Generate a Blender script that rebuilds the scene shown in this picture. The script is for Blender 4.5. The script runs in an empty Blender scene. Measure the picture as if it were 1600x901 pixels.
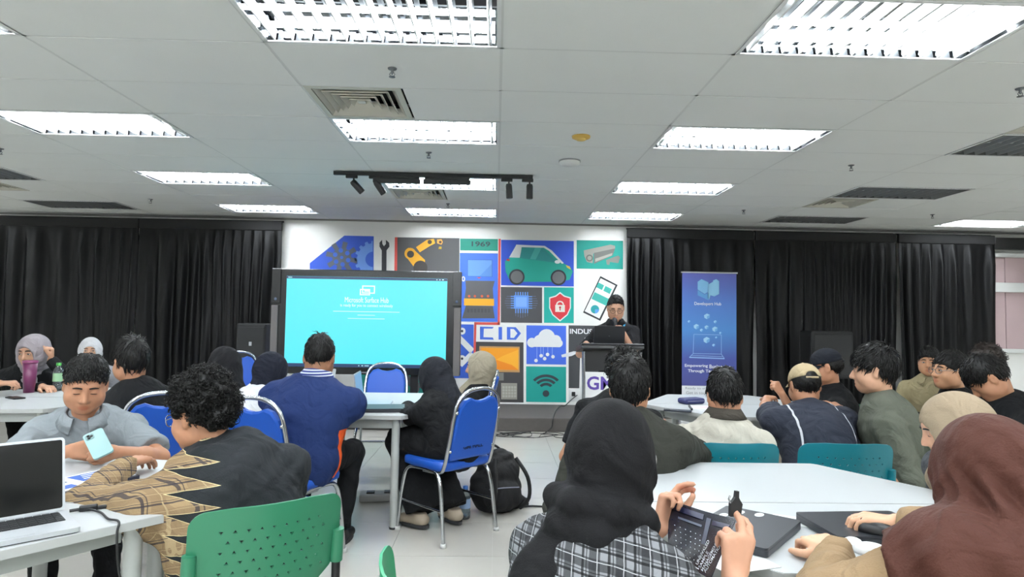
import bpy, bmesh, math, random
import numpy as np
from mathutils import Vector, Matrix

# ---------------------------------------------------------------- camera, world, exposure
SC = bpy.context.scene
COL = SC.collection
def _cam():
    yaw, pitch, roll = (math.radians(a) for a in (1.405, 2.72, 0.949))
    f = Vector((math.sin(yaw)*math.cos(pitch), math.cos(yaw)*math.cos(pitch), math.sin(pitch)))
    r = Vector((math.cos(yaw), -math.sin(yaw), 0)); u = r.cross(f)
    r2 = r*math.cos(roll)+u*math.sin(roll); u2 = -r*math.sin(roll)+u*math.cos(roll)
    c = bpy.data.cameras.new('camera'); c.sensor_width = 36; c.lens = 986/1600*36; c.clip_start = .05
    o = bpy.data.objects.new('camera', c); COL.objects.link(o)
    m = Matrix((r2, u2, -f)).transposed().to_4x4(); m.translation = (0, 0, 1.38)
    o.matrix_world = m; SC.camera = o
    return r2, u2, f
CR, CU, CF = _cam()
def at(px, py, y=None, z=None):
    """the point of a vertical plane Y=y (or level z) that a photo pixel shows"""
    d = CF*986 + CR*(px-800) + CU*(450.5-py)
    t = (y/d.y) if y is not None else (z-1.38)/d.z
    return Vector((0, 0, 1.38)) + d*t
w = bpy.data.worlds.new('world'); SC.world = w; w.use_nodes = True
w.node_tree.nodes['Background'].inputs[0].default_value = (.9, .95, 1, 1)
w.node_tree.nodes['Background'].inputs[1].default_value = .15
SC.view_settings.view_transform = 'Standard'; SC.view_settings.look = 'None'
SC.view_settings.gamma = 1; SC.view_settings.use_curve_mapping = False
SC.view_settings.exposure = 0.0
SC.cycles.use_denoising = True
SC.cycles.max_bounces = 8; SC.cycles.diffuse_bounces = 5; SC.cycles.caustics_reflective = False; SC.cycles.caustics_refractive = False
SC.cycles.sample_clamp_indirect = 6
TUBE_POWER = 120
RND = random.Random(7)
PI = math.pi

# ---------------------------------------------------------------- materials
def lin(c):
    return tuple(((v/255)/12.92 if v/255 <= .04045 else ((v/255+.055)/1.055)**2.4) for v in c)
MATS = {}
def mat(name, rgb, rough=.6, metal=0, bump=0, bscale=60, var=0, vscale=8, spec=.5, emit=None, estr=0, trans=0, sheen=0, coat=0, alpha=1):
    if name in MATS: return MATS[name]
    m = bpy.data.materials.new(name); m.use_nodes = True; MATS[name] = m
    nt = m.node_tree; b = nt.nodes['Principled BSDF']
    c = lin(rgb) + (1,)
    b.inputs['Base Color'].default_value = c; b.inputs['Roughness'].default_value = rough
    b.inputs['Metallic'].default_value = metal; b.inputs['Specular IOR Level'].default_value = spec
    if sheen: b.inputs['Sheen Weight'].default_value = sheen; b.inputs['Sheen Roughness'].default_value = .4
    if coat: b.inputs['Coat Weight'].default_value = coat
    if trans: b.inputs['Transmission Weight'].default_value = trans
    if alpha < 1: b.inputs['Alpha'].default_value = alpha
    if emit: b.inputs['Emission Color'].default_value = lin(emit)+(1,); b.inputs['Emission Strength'].default_value = estr
    if var or bump:
        tc = nt.nodes.new('ShaderNodeTexCoord')
    if var:
        n = nt.nodes.new('ShaderNodeTexNoise'); n.inputs['Scale'].default_value = vscale; n.inputs['Detail'].default_value = 4
        nt.links.new(tc.outputs['Object'], n.inputs['Vector'])
        hs = nt.nodes.new('ShaderNodeMix'); hs.data_type = 'RGBA'
        hs.inputs[6].default_value = tuple(v*(1-var) for v in c[:3])+(1,); hs.inputs[7].default_value = tuple(min(1, v*(1+var)) for v in c[:3])+(1,)
        nt.links.new(n.outputs['Fac'], hs.inputs[0]); nt.links.new(hs.outputs[2], b.inputs['Base Color'])
    if bump:
        n = nt.nodes.new('ShaderNodeTexNoise'); n.inputs['Scale'].default_value = bscale; n.inputs['Detail'].default_value = 3
        nt.links.new(tc.outputs['Object'], n.inputs['Vector'])
        bp = nt.nodes.new('ShaderNodeBump'); bp.inputs['Strength'].default_value = bump; bp.inputs['Distance'].default_value = .01
        nt.links.new(n.outputs['Fac'], bp.inputs['Height']); nt.links.new(bp.outputs[0], b.inputs['Normal'])
    return m
class NG:
    """tiny helper for node maths"""
    def __init__(s, m): s.nt = m.node_tree; s.b = s.nt.nodes['Principled BSDF']
    def n(s, t): return s.nt.nodes.new(t)
    def put(s, sock, v):
        if isinstance(v, (int, float)): sock.default_value = v
        elif isinstance(v, tuple): sock.default_value = v if len(v) == 4 else v+(1,)
        else: s.nt.links.new(v, sock)
    def m(s, op, a, b=0, c=0):
        n = s.n('ShaderNodeMath'); n.operation = op
        for i, v in enumerate((a, b, c)): s.put(n.inputs[i], v)
        return n.outputs[0]
    def mix(s, f, a, b):
        n = s.n('ShaderNodeMix'); n.data_type = 'RGBA'; s.put(n.inputs[0], f); s.put(n.inputs[6], a); s.put(n.inputs[7], b)
        return n.outputs[2]
    def xyz(s):
        t = s.n('ShaderNodeTexCoord'); x = s.n('ShaderNodeSeparateXYZ'); s.nt.links.new(t.outputs['Object'], x.inputs[0])
        return x.outputs[0], x.outputs[1], x.outputs[2]
    def stripe(s, v, period, width, off=0.):     # 1 inside a stripe
        fr = s.m('FRACT', s.m('ADD', s.m('DIVIDE', v, period), off)); return s.m('LESS_THAN', fr, width)
    def color(s, c): s.put(s.b.inputs['Base Color'], c)

# ---------------------------------------------------------------- mesh helpers
class MB:
    """collects shapes; build() links them as one mesh object"""
    def __init__(s): s.v = []; s.f = []; s.sm = []
    def add(s, vs, fs, smooth=False):
        o = len(s.v); s.v += [tuple(v) for v in vs]; s.f += [tuple(i+o for i in f) for f in fs]; s.sm += [smooth]*len(fs); return s
    def box(s, c, d, rz=0, M=None, bev=0):
        x, y, z = (v/2 for v in d)
        if bev:
            bm = bmesh.new(); bmesh.ops.create_cube(bm, size=1)
            for v in bm.verts: v.co = Vector((v.co.x*d[0], v.co.y*d[1], v.co.z*d[2]))
            bmesh.ops.bevel(bm, geom=bm.edges[:], offset=bev, segments=2, affect='EDGES', profile=.5)
            bm.verts.index_update(); vs = [v.co.copy() for v in bm.verts]; fs = [[v.index for v in f.verts] for f in bm.faces]; bm.free()
        else:
            vs = [Vector(p) for p in ((-x,-y,-z),(x,-y,-z),(x,y,-z),(-x,y,-z),(-x,-y,z),(x,-y,z),(x,y,z),(-x,y,z))]
            fs = [(0,3,2,1),(4,5,6,7),(0,1,5,4),(1,2,6,5),(2,3,7,6),(3,0,4,7)]
        R = M if M is not None else Matrix.Rotation(rz, 3, 'Z')
        return s.add([R @ v + Vector(c) for v in vs], fs)
    def tube(s, pts, r, n=10, cap=True, closed=False):
        pts = [Vector(p) for p in pts]; k = len(pts); rs = r if isinstance(r, (list, tuple)) else [r]*k
        rings = []; prev = None
        for i, p in enumerate(pts):
            if closed: t = pts[(i+1) % k]-pts[i-1]
            else: t = pts[min(i+1, k-1)]-pts[max(i-1, 0)]
            t = t.normalized() if t.length else Vector((0, 0, 1))
            if prev is None:
                a = Vector((0, 0, 1)) if abs(t.z) < .9 else Vector((1, 0, 0)); nrm = t.cross(a).normalized()
            else:
                nrm = prev - t*prev.dot(t); nrm = nrm.normalized() if nrm.length > 1e-6 else t.orthogonal().normalized()
            prev = nrm; bn = t.cross(nrm)
            rings.append([p+(nrm*math.cos(2*PI*j/n)+bn*math.sin(2*PI*j/n))*rs[i] for j in range(n)])
        vs = [v for q in rings for v in q]; fs = []
        for i in range(k if closed else k-1):
            a = i*n; b = ((i+1) % k)*n
            fs += [(a+j, b+j, b+(j+1) % n, a+(j+1) % n)[::-1] for j in range(n)]
        s.add(vs, fs, True)
        if cap and not closed:
            s.add(rings[0], [tuple(range(n))[::-1]] if False else [tuple(range(n))]); s.add(rings[-1], [tuple(range(n))[::-1]])
        return s
    def lathe(s, prof, c=(0,0,0), n=20, M=None):
        c = Vector(c); vs = []
        for r, z in prof: vs += [Vector((r*math.cos(2*PI*j/n), r*math.sin(2*PI*j/n), z)) for j in range(n)]
        fs = []
        for i in range(len(prof)-1): fs += [(i*n+j, i*n+(j+1) % n, (i+1)*n+(j+1) % n, (i+1)*n+j) for j in range(n)]
        if M is not None: vs = [M @ v for v in vs]
        return s.add([v+c for v in vs], fs, True)
    def prism(s, poly, z0, z1, M=None):
        """polygon (x,y) extruded z0..z1; M 4x4 places it"""
        n = len(poly); vs = [Vector((x, y, z)) for z in (z0, z1) for x, y in poly]
        a = sum(poly[i][0]*poly[(i+1) % n][1]-poly[(i+1) % n][0]*poly[i][1] for i in range(n))
        fs = [tuple(range(n))[::-1], tuple(range(n, 2*n))]+[(i, (i+1) % n, n+(i+1) % n, n+i) for i in range(n)]
        if a < 0: fs = [f[::-1] for f in fs]
        if M is not None: vs = [M @ v for v in vs]
        return s.add(vs, fs)
    def mesh(s, name):
        me = bpy.data.meshes.new(name); me.from_pydata(s.v, [], s.f); me.polygons.foreach_set('use_smooth', s.sm); me.update(); return me
    def build(s, name, m, parent=None, *a, **k): return obj(name, s.mesh(name), m, parent, *a, **k)
def obj(name, me, m, parent=None, label=None, cat=None, group=None, kind=None, loc=None, rz=None, rot=None):
    if m is not None and len(me.materials) == 0: me.materials.append(m)
    o = bpy.data.objects.new(name, me); COL.objects.link(o)
    if parent is not None: o.parent = parent
    return tag(o, label, cat, group, kind, loc, rz, rot)
def tag(o, label=None, cat=None, group=None, kind=None, loc=None, rz=None, rot=None):
    if label: o['label'] = label
    if cat: o['category'] = cat
    if group: o['group'] = group
    if kind: o['kind'] = kind
    if loc is not None: o.location = loc
    if rz is not None: o.rotation_euler = (0, 0, rz)
    if rot is not None: o.rotation_euler = rot
    return o
def empty(name, label=None, cat=None, group=None, loc=(0,0,0), rz=0, kind=None, rot=None):
    o = bpy.data.objects.new(name, None); o.empty_display_size = .1; COL.objects.link(o)
    return tag(o, label, cat, group, kind, loc, rz, rot)
def copy_tree(o, parent=None):
    c = o.copy(); COL.objects.link(c); c.parent = parent
    for ch in list(o.children): copy_tree(ch, c)
    return c
def bend(pts, n=6):
    """Catmull-Rom through the points"""
    P = [Vector(p) for p in pts]; out = []
    for i in range(len(P)-1):
        a, b, c, d = P[max(i-1, 0)], P[i], P[i+1], P[min(i+2, len(P)-1)]
        for j in range(n):
            t = j/n; out.append(.5*((2*b)+(c-a)*t+(2*a-5*b+4*c-d)*t*t+(3*b-a-3*c+d)*t**3))
    return out+[P[-1]]
def rrect(w, h, r, n=5, cx=0, cy=0):
    out = []
    for sx, sy, a0 in ((1,1,0),(-1,1,90),(-1,-1,180),(1,-1,270)):
        for j in range(n+1):
            a = math.radians(a0+90*j/n); out.append((cx+sx*(w/2-r)+r*math.cos(a), cy+sy*(h/2-r)+r*math.sin(a)))
    return out
def disc(cx, cy, r, n=24, ry=None, a0=0, a1=360):
    full = abs(a1-a0) >= 360
    return [(cx+r*math.cos(math.radians(a0+(a1-a0)*i/(n if full else n-1))), cy+(ry or r)*math.sin(math.radians(a0+(a1-a0)*i/(n if full else n-1)))) for i in range(n)]
def text_mesh(s, size=.1, depth=.001, align='CENTER', bold=0, squash=1):
    c = bpy.data.curves.new('t', 'FONT'); c.body = s; c.size = size; c.extrude = depth; c.align_x = align; c.align_y = 'CENTER'; c.offset = bold; c.resolution_u = 3
    c.space_character = 1.0
    o = bpy.data.objects.new('t', c); COL.objects.link(o)
    me = bpy.data.meshes.new_from_object(o.evaluated_get(bpy.context.evaluated_depsgraph_get()))
    bpy.data.objects.remove(o); bpy.data.curves.remove(c)
    if squash != 1:
        for v in me.vertices: v.co.x *= squash
    return me
# ---------------------------------------------------------------- the room
GX, GY, CZ, WY = .003, 3.17, 2.758, 9.05
XL, XR, YB = -8.4+GX, 8.4+GX, -4.03
white_wall = mat('white_paint', (244, 244, 241), .75, bump=.05, bscale=90, var=.02)
tile_m = mat('ceiling_tile', (238, 240, 238), .9, bump=.25, bscale=300, var=.02, vscale=3)
grid_m = mat('ceiling_grid', (222, 224, 222), .6)
alu = mat('louvre_white', (238, 240, 240), .45)
refl = mat('reflector_metal', (158, 162, 166), .03, metal=1)
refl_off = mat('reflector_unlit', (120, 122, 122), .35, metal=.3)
lamp_white = mat('fixture_white', (236, 238, 238), .4)
floor_m = mat('floor_tile', (202, 199, 191), .2, bump=.03, bscale=25, var=.035, vscale=5, spec=.5)
grout_m = mat('floor_joint', (186, 183, 176), .5)
black_fab = mat('curtain_black', (3, 3, 4), .42, spec=.2)
carpet = mat('stage_carpet', (88, 84, 82), .95, bump=.5, bscale=350, var=.12, vscale=20)
chrome = mat('chrome', (205, 208, 212), .16, metal=1)
black_pl = mat('black_plastic', (18, 18, 20), .42)
dark_metal = mat('dark_metal', (30, 30, 33), .4, metal=.6)
white_pl = mat('white_plastic', (232, 233, 232), .4)

def plane_wall(name, c, d, m=None):
    return MB().box(c, d).build(name, m or white_wall, kind='structure')
plane_wall('wall_back', (0, WY+.06, 1.45), (XR-XL+.2, .12, 2.9))
plane_wall('wall_left', (XL-.06, (WY+YB)/2, 1.45), (.12, WY-YB, 2.9))
plane_wall('wall_right', (XR+.06, (WY+YB)/2, 1.45), (.12, WY-YB, 2.9))
plane_wall('wall_front', (0, YB-.06, 1.45), (XR-XL+.2, .12, 2.9))
ceil = plane_wall('ceiling', (0, (WY+YB)/2, 2.95), (XR-XL, WY-YB, .1), grid_m)
floor = MB().box((0, (WY+YB)/2, -.056), (XR-XL, WY-YB, .1)).build('floor', grout_m, kind='structure')
# floor tiles: those in view one by one, the rest joined
ft = MB().box((0, 0, -.003), (.597, .597, .006)).mesh('floor_tile'); ft.materials.append(floor_m)
rest = MB(); n_ft = 0
for i in range(28):
    for j in range(22):
        cx, cy = XL+.3+.6*i, YB+.26+.6*j
        if 1.0 < cy < 8.2 and abs(cx) < min(3.6, cy*.85+.4) and n_ft < 298:
            o = obj('floor_tile', ft, None, floor); o.location = (cx, cy, RND.uniform(-.0004, 0)); n_ft += 1
        else: rest.box((cx, cy, -.003), (.597, .597, .006))
rest.build('floor_tile_rest', floor_m, floor, kind='stuff')

# ceiling grid, tiles, fixtures
FIX = {}
for c in (-7, -5, -3, -1, 1, 3, 5):
    for r in (-12, -9, -6, -3, 0, 3, 6, 9): FIX[(c, r)] = c not in (-5, 3)
VENT = [(-1, 2), (-1, 7), (-5, 7), (3, 7), (-5, 2), (3, 2)]
bars = MB()
for c in range(-7, 8): bars.box((GX+1.2*c, (WY+YB)/2, CZ+.008), (.024, WY-YB, .012))
for r in range(-12, 10): bars.box((0, GY+.6*r, CZ+.007), (XR-XL, .022, .010))
bars.build('ceiling_grid', grid_m, ceil)
tm = MB().box((0, 0, .006), (1.184, .586, .012)).mesh('ceiling_tile'); tm.materials.append(tile_m)
tq = MB().box((0, 0, .006), (.586, .586, .012)).mesh('ceiling_half_tile'); tq.materials.append(tile_m)
tl = MB().box((0, 0, .006), (1.184, .45, .012)).mesh('ceiling_cut_tile'); tl.materials.append(tile_m)
trest = MB()
for c in range(-7, 7):
    for r in range(-11, 11):
        if (c, r) in FIX: continue
        x, y = GX+1.2*c+.6, GY+.6*r-.3
        if r == 10: y = GY+5.4+.235
        if (c, r) in VENT:
            o = obj('ceiling_tile', tq, None, ceil); o.location = (x+.3, y, CZ); continue
        vis = y > 1.9 and abs(x) < y*.9+1.2
        if vis: o = obj('ceiling_tile', tl if r == 10 else tm, None, ceil); o.location = (x, y, CZ+RND.uniform(-.001, .002))
        else: trest.box((x, y, CZ+.006), (1.184, .586 if r < 10 else .45, .012))
trest.build('ceiling_tile_rest', tile_m, ceil, kind='stuff')
MB().box((0, WY-.012, CZ-.012), (XR-XL, .024, .024)).build('trim_1', mat('wall_angle', (120, 120, 118), .6), kind='structure')

# light fixtures
tube_on = mat('tube_lit', (255, 255, 255), .4, emit=(243, 250, 255), estr=TUBE_POWER)
tube_off = mat('tube_unlit', (190, 194, 196), .3)
h = MB()     # trough and rim
hp_ = MB().box((0, 0, .105), (1.17, .57, .006)).mesh('reflector'); hp_.materials.append(refl)
for s in (-1, 1):
    h.box((0, s*.285, .052), (1.17, .006, .104)); h.box((s*.588, 0, .052), (.006, .576, .104))
    h.box((0, s*.287, .002), (1.19, .016, .008)); h.box((s*.589, 0, .002), (.016, .58, .008))
m_house = h.mesh('housing'); m_house.materials.append(refl)
m_house2 = h.mesh('housing_dark'); m_house2.materials.append(refl_off)
hp2_ = MB().box((0, 0, .105), (1.17, .57, .006)).mesh('reflector_dark'); hp2_.materials.append(refl_off)
rim = MB()
for s in (-1, 1): rim.box((0, s*.285, -.001), (1.19, .02, .006)); rim.box((s*.587, 0, -.001), (.02, .58, .006))
m_rim = rim.mesh('rim'); m_rim.materials.append(lamp_white)
t = MB().tube([(-.565, 0, 0), (.565, 0, 0)], .014, 10); m_tube = t.mesh('tube'); m_tube2 = t.mesh('tube_dark')
m_tube.materials.append(tube_on); m_tube2.materials.append(tube_off)
bl = MB().prism([(-.0035, .0), (.0035, 0), (.011, .05), (-.011, .05)], -.27, .27, Matrix.Rotation(PI/2, 4, 'X'))
m_blade = bl.mesh('blade'); m_blade.materials.append(alu)
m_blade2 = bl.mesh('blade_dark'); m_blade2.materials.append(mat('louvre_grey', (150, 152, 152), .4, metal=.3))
for (c, r), on in FIX.items():
    if r < 0 and not on: continue
    x, y = GX+1.2*c+.6, GY+.6*r-.3
    rowtxt = {0: 'nearest', 3: 'second', 6: 'third', 9: 'farthest'}.get(r, 'one of those behind the viewer')
    coltxt = {-7: 'outermost left column', -5: 'left column over the left curtain', -3: 'column left of the screen', -1: 'column over the wall screen', 1: 'column over the lectern', 3: 'right column over the right curtain', 5: 'outermost right column'}[c]
    f = empty('ceiling_light', ('lit' if on else 'unlit dark')+' recessed louvre ceiling light, '+rowtxt+' in the '+coltxt if r >= 0 else 'lit recessed louvre ceiling light in the ceiling behind the viewer', 'ceiling light', 'recessed ceiling lights', (x, y, CZ))
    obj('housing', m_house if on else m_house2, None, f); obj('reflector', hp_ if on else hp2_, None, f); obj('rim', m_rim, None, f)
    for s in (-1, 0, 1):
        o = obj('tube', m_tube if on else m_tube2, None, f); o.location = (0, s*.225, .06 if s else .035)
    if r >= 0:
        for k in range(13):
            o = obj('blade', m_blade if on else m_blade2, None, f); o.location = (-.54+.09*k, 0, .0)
# square air diffusers
vent_m = mat('vent_metal', (198, 196, 184), .5); vent_d = mat('vent_dark', (24, 24, 24), .9)
vdesc = {(-1, 2): 'square air diffuser beside the nearest sprinkler, before the second light of the middle', (-1, 7): 'small far air diffuser behind the black spotlight track', (-5, 7): 'air diffuser over the left curtain', (3, 7): 'air diffuser over the right curtain', (-5, 2): 'air diffuser out at the left side', (3, 2): 'air diffuser out at the right side'}
for (c, r) in VENT:
    x, y = GX+1.2*c+.3, GY+.6*r-.3
    v = empty('air_diffuser', vdesc[(c, r)], 'air vent', 'ceiling air diffusers', (x, y, CZ))
    MB().box((0, 0, .1), (.55, .55, .004)).build('duct', vent_d, v)
    fr = MB()
    for s in (-1, 1): fr.box((0, s*.275, .004), (.585, .035, .01)); fr.box((s*.275, 0, .004), (.035, .52, .01))
    fr.build('frame', vent_m, v)
    for k in range(5):
        a, b2 = .25-.046*k, .215-.046*k
        ring = MB(); vs = []
        for rr, zz in ((a, -.002+.004), (b2, .045), (b2+.004, .048), (a+.004, .006)): vs += [(-rr, -rr, zz), (rr, -rr, zz), (rr, rr, zz), (-rr, rr, zz)]
        ring.add(vs, [(i*4+j, i*4+(j+1) % 4, ((i+1) % 4)*4+(j+1) % 4, ((i+1) % 4)*4+j) for i in range(4) for j in range(4)])
        ring.build('vane', vent_m, v)
    MB().box((0, 0, .012), (.05, .05, .004)).build('centre_plate', vent_m, v)
# sprinklers, detectors
spr_m = mat('sprinkler_metal', (110, 112, 116), .35, metal=.8)
sp = MB().lathe([(.001, 0), (.035, 0), (.03, -.008), (.012, -.012), (.009, -.03), (.006, -.045)], n=12)
sp.tube([(.011, 0, -.03), (.02, 0, -.045), (.008, 0, -.062)], .003, 6); sp.tube([(-.011, 0, -.03), (-.02, 0, -.045), (-.008, 0, -.062)], .003, 6)
sp.lathe([(.001, -.06), (.024, -.062), (.024, -.065), (.001, -.066)], n=12)
sp.v = [tuple(c*.75 for c in v) for v in sp.v]
spm = sp.mesh('sprinkler'); spm.materials.append(spr_m)
for (px, py, d) in [(613, 107, 'sprinkler head just before the near air diffuser'), (670, 238, 'sprinkler head between the second middle light and the spotlight track'), (1330, 258, 'sprinkler head right of the second light over the lectern column'), (1162, 328, 'small sprinkler head beside the far light over the lectern'), (235, 311, 'small sprinkler head before the left curtain'), (1457, 335, 'small sprinkler head before the right end of the right curtain'), (1594, 138, 'sprinkler head at the right edge of the picture'), (700, 318, 'tiny sprinkler head behind the spotlight track'), (1, 232, 'sprinkler head at the left edge of the picture')]:
    p = at(px, py, z=CZ); obj('sprinkler', spm, None, None, d, 'sprinkler', 'ceiling sprinklers', loc=(p.x, p.y, CZ))
p = at(908, 213, z=CZ)
d = empty('heat_detector', 'round yellowed detector disc on the ceiling', 'detector', None, (p.x, p.y, CZ))
MB().lathe([(.001, 0), (.07, 0), (.068, -.012), (.05, -.02), (.001, -.02)], n=24).build('base', mat('old_yellow', (206, 170, 84), .5), d)
MB().lathe([(.035, -.02), (.033, -.03), (.001, -.031)], n=20).build('sensor', mat('old_yellow2', (222, 190, 110), .5), d)
p = at(890, 251, z=CZ)
d = empty('smoke_detector', 'white round smoke detector with dark edge on the ceiling', 'detector', None, (p.x, p.y, CZ))
MB().lathe([(.001, 0), (.095, 0), (.095, -.012), (.001, -.012)], n=28).build('base', mat('det_rim', (150, 152, 154), .5), d)
MB().lathe([(.09, -.012), (.086, -.03), (.06, -.042), (.001, -.044)], n=28).build('cover', white_pl, d)

# stage
st = MB().box((-.55, 8.42, .083), (4.7, 1.25, .166), bev=.012).build('stage_platform', carpet, None, 'low stage platform covered in grey carpet below the mural', 'stage')

# curtains
def curtain(x0, x1, label, seed, zb=.04):
    rn = np.random.RandomState(seed); n = int((x1-x0)*70); zs = [zb, .4, .9, 1.4, 1.9, 2.25, 2.46, 2.52, 2.56, 2.675]
    xs = np.linspace(x0, x1, n); u = xs-x0
    ph = np.cumsum(.9+.5*np.sin(u*2.3+seed)+.4*rn.rand(n))*.42
    base = np.sin(ph)+.35*np.sin(ph*2.1+1)+.25*np.sin(u*9+seed)
    base2 = np.sin(ph*.93+.4*np.sin(u*3))+.4*np.sin(u*6.5+2)
    V = []
    for z in zs:
        t = min(1, max(0, (2.5-z)/.3)); s = (2.5-z)/2.5
        a = .006+.034*t; mix = min(1, max(0, s)); y = -(base*(1-mix)+base2*mix)*a
        xx = xs+.012*np.sin(u*5+z*2)*t
        V.append(np.stack([xx-x0, y, np.full(n, z)], 1))
    V = np.concatenate(V); k = len(zs)
    F = [(i*n+j, i*n+j+1, (i+1)*n+j+1, (i+1)*n+j) for i in range(k-1) for j in range(n-1)]
    t = empty('curtain', label, 'curtain', 'black stage curtains', (x0, WY-.17, 0))
    b = MB().add(V, F, True); o = b.build('drape', black_fab, t)
    md = o.modifiers.new('solid', 'SOLIDIFY'); md.thickness = .004
    MB().box(((x1-x0)/2, .0, 2.62), (x1-x0, .05, .13), bev=.008).build('header', mat('curtain_header', (10, 10, 11), .8), t)
    MB().tube([(0, .06, 2.69), (x1-x0, .06, 2.69)], .012, 8).build('rail', dark_metal, t)
curtain(-6.97, -5.0, 'left half of the black pleated curtain left of the screen', 3)
curtain(-4.99, -3.02, 'right half of the black pleated curtain left of the screen, beside it', 5)
curtain(1.84, 3.66, 'black pleated curtain between the mural and the blue banner', 8)
curtain(3.68, 5.72, 'black pleated curtain in the middle of the right wall, behind the loudspeaker', 11)
curtain(5.75, 7.16, 'short black pleated curtain at the right end beside the window', 14)

# window and exit sign at the right end of the back wall
y = WY-.01
frame_m = mat('window_frame', (214, 216, 214), .5)
glass_m = mat('frosted_pink_glass', (186, 164, 166), .35, var=.06, vscale=3, spec=.4)
win = empty('window_1', None, None, None, (7.75, y, 0), kind='structure')
fr = MB()
for z, hh in ((2.42, .06), (1.95, .14), (1.03, .06)): fr.box((0, -.03, z), (1.3, .08, hh), bev=.006)
for x in (-.62, .44): fr.box((x, -.03, 1.72), (.07, .08, 1.44), bev=.006)
fr.build('window_frame', frame_m, win)
for k, (x0, x1) in enumerate(((-.59, -.33), (-.32, .12), (.13, .41))):
    MB().box(((x0+x1)/2, -.012, 2.2), (x1-x0, .012, .4)).build('pane', glass_m, win)
    MB().box(((x0+x1)/2, -.012, 1.47), (x1-x0, .012, .84)).build('pane', glass_m, win)
MB().box((7.55, WY-.12, 2.58), (.75, .1, .17), bev=.006).build('projector_screen_case', mat('case_black', (14, 14, 15), .5), None, 'black long box on the wall above the window, beside the exit sign', 'box')
ex = empty('exit_sign', 'pale green lit exit sign at the right edge below the ceiling', 'sign', None, (8.06, WY-.1, 2.57))
MB().box((0, 0, 0), (.24, .05, .17), bev=.005).build('case', white_pl, ex)
MB().box((0, -.027, 0), (.2, .004, .13)).build('panel', mat('exit_green', (96, 170, 140), .4, emit=(110, 190, 150), estr=.35), ex)
run = MB().prism(disc(-.04, .035, .014, 12), 0, .002, Matrix.Translation((0, -.0295, 0)) @ Matrix.Rotation(PI/2, 4, 'X'))
run.prism([(-.055, .015), (-.02, .018), (0, -.005), (.03, -.045), (.015, -.05), (-.02, -.02), (-.06, -.05), (-.072, -.04), (-.05, -.01)], 0, .002, Matrix.Translation((0, -.0295, 0)) @ Matrix.Rotation(PI/2, 4, 'X'))
run.build('running_figure', white_pl, ex)
# ---------------------------------------------------------------- the painted mural on the back wall
def flat_maker(root, y, step=.0012):
    """thin painted shapes on a vertical plane; points are photo pixels carried onto that plane"""
    def flat(name, px, rgb, layer, parent=None, raw=False, rough=.6, closed=True):
        m = mat('paint_%d_%d_%d' % tuple(rgb), rgb, rough)
        pts = px if raw else [((lambda p: (p.x, p.z))(at(a, b, y=y))) for a, b in px]
        yy = y-step*layer
        M = Matrix.Translation((0, yy, 0)) @ Matrix.Rotation(PI/2, 4, 'X')
        b = MB().prism(pts, 0, step*.9, M)
        for v in range(len(b.v)): b.v[v] = tuple(Vector(b.v[v])-root.location)
        return b.build(name, m, parent or root) if parent is None or parent is root else _sub(b, name, m, parent)
    return flat
def _sub(b, name, m, parent): return b.build(name, m, parent)
BLUE, TEAL, DARK, RED, YEL, WHT, LBL = (56, 98, 205), (14, 152, 140), (62, 64, 68), (218, 84, 78), (236, 172, 46), (232, 233, 232), (110, 158, 230)
mural = empty('wall_mural', 'colourful painted mural of technology pictures on the white back wall', 'mural', None, (-.6, WY, .2))
F = flat_maker(mural, WY)
def R4(x0, y0, x1, y1, sl=.014): return [(x0, y0), (x1, y0+(x1-x0)*sl), (x1, y1+(x1-x0)*sl), (x0, y1)]
def ringpoly(cx, cy, r, n=24, a0=0, a1=360, ry=None): return disc(cx, cy, r, n, ry, a0, a1)
def gear(cx, cy, r0, r1, teeth, a_off=0):
    out = []
    for k in range(teeth):
        for a, r in ((-.3, r0), (-.2, r1), (.2, r1), (.3, r0)):
            t = 2*PI*(k+a+a_off)/teeth; out.append((cx+r*math.cos(t), cy+r*math.sin(t)))
    return out
def clipx(poly, xmax):
    out = []
    for i in range(len(poly)):
        a, b = poly[i], poly[(i+1) % len(poly)]
        if a[0] <= xmax: out.append(a)
        if (a[0]-xmax)*(b[0]-xmax) < 0:
            t = (xmax-a[0])/(b[0]-a[0]); out.append((xmax, a[1]+t*(b[1]-a[1])))
    return out
# gears
p = F('gear_panel', [(484, 411), (538, 368), (584, 369), (583, 560), (484, 560)], (44, 84, 196), 1)
F('gear_shape', clipx(gear(583, 405, 25, 29, 16), 582.5), (108, 152, 226), 2, p); F('gear_hole', clipx(ringpoly(583, 405, 12), 582.6), (56, 98, 205), 3, p)
F('gear_shape', gear(534, 402, 15, 25, 8, .3), (86, 92, 104), 2, p)
for k in range(6): F('gear_hole', ringpoly(534+11*math.cos(k*PI/3+.4), 402+11*math.sin(k*PI/3+.4), 3.6, 12), (64, 108, 212), 3, p)
F('gear_hole', ringpoly(534, 402, 2.6, 12), (64, 108, 212), 3, p)
# spanner
F('spanner', [(596, 560), (596.5, 391), (593, 385), (593, 379), (597, 374.5), (597.5, 381), (600, 384.5), (603, 381), (603, 374.5), (608, 379), (608.5, 385), (604, 391), (603, 560)], (28, 30, 36), 1)
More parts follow.
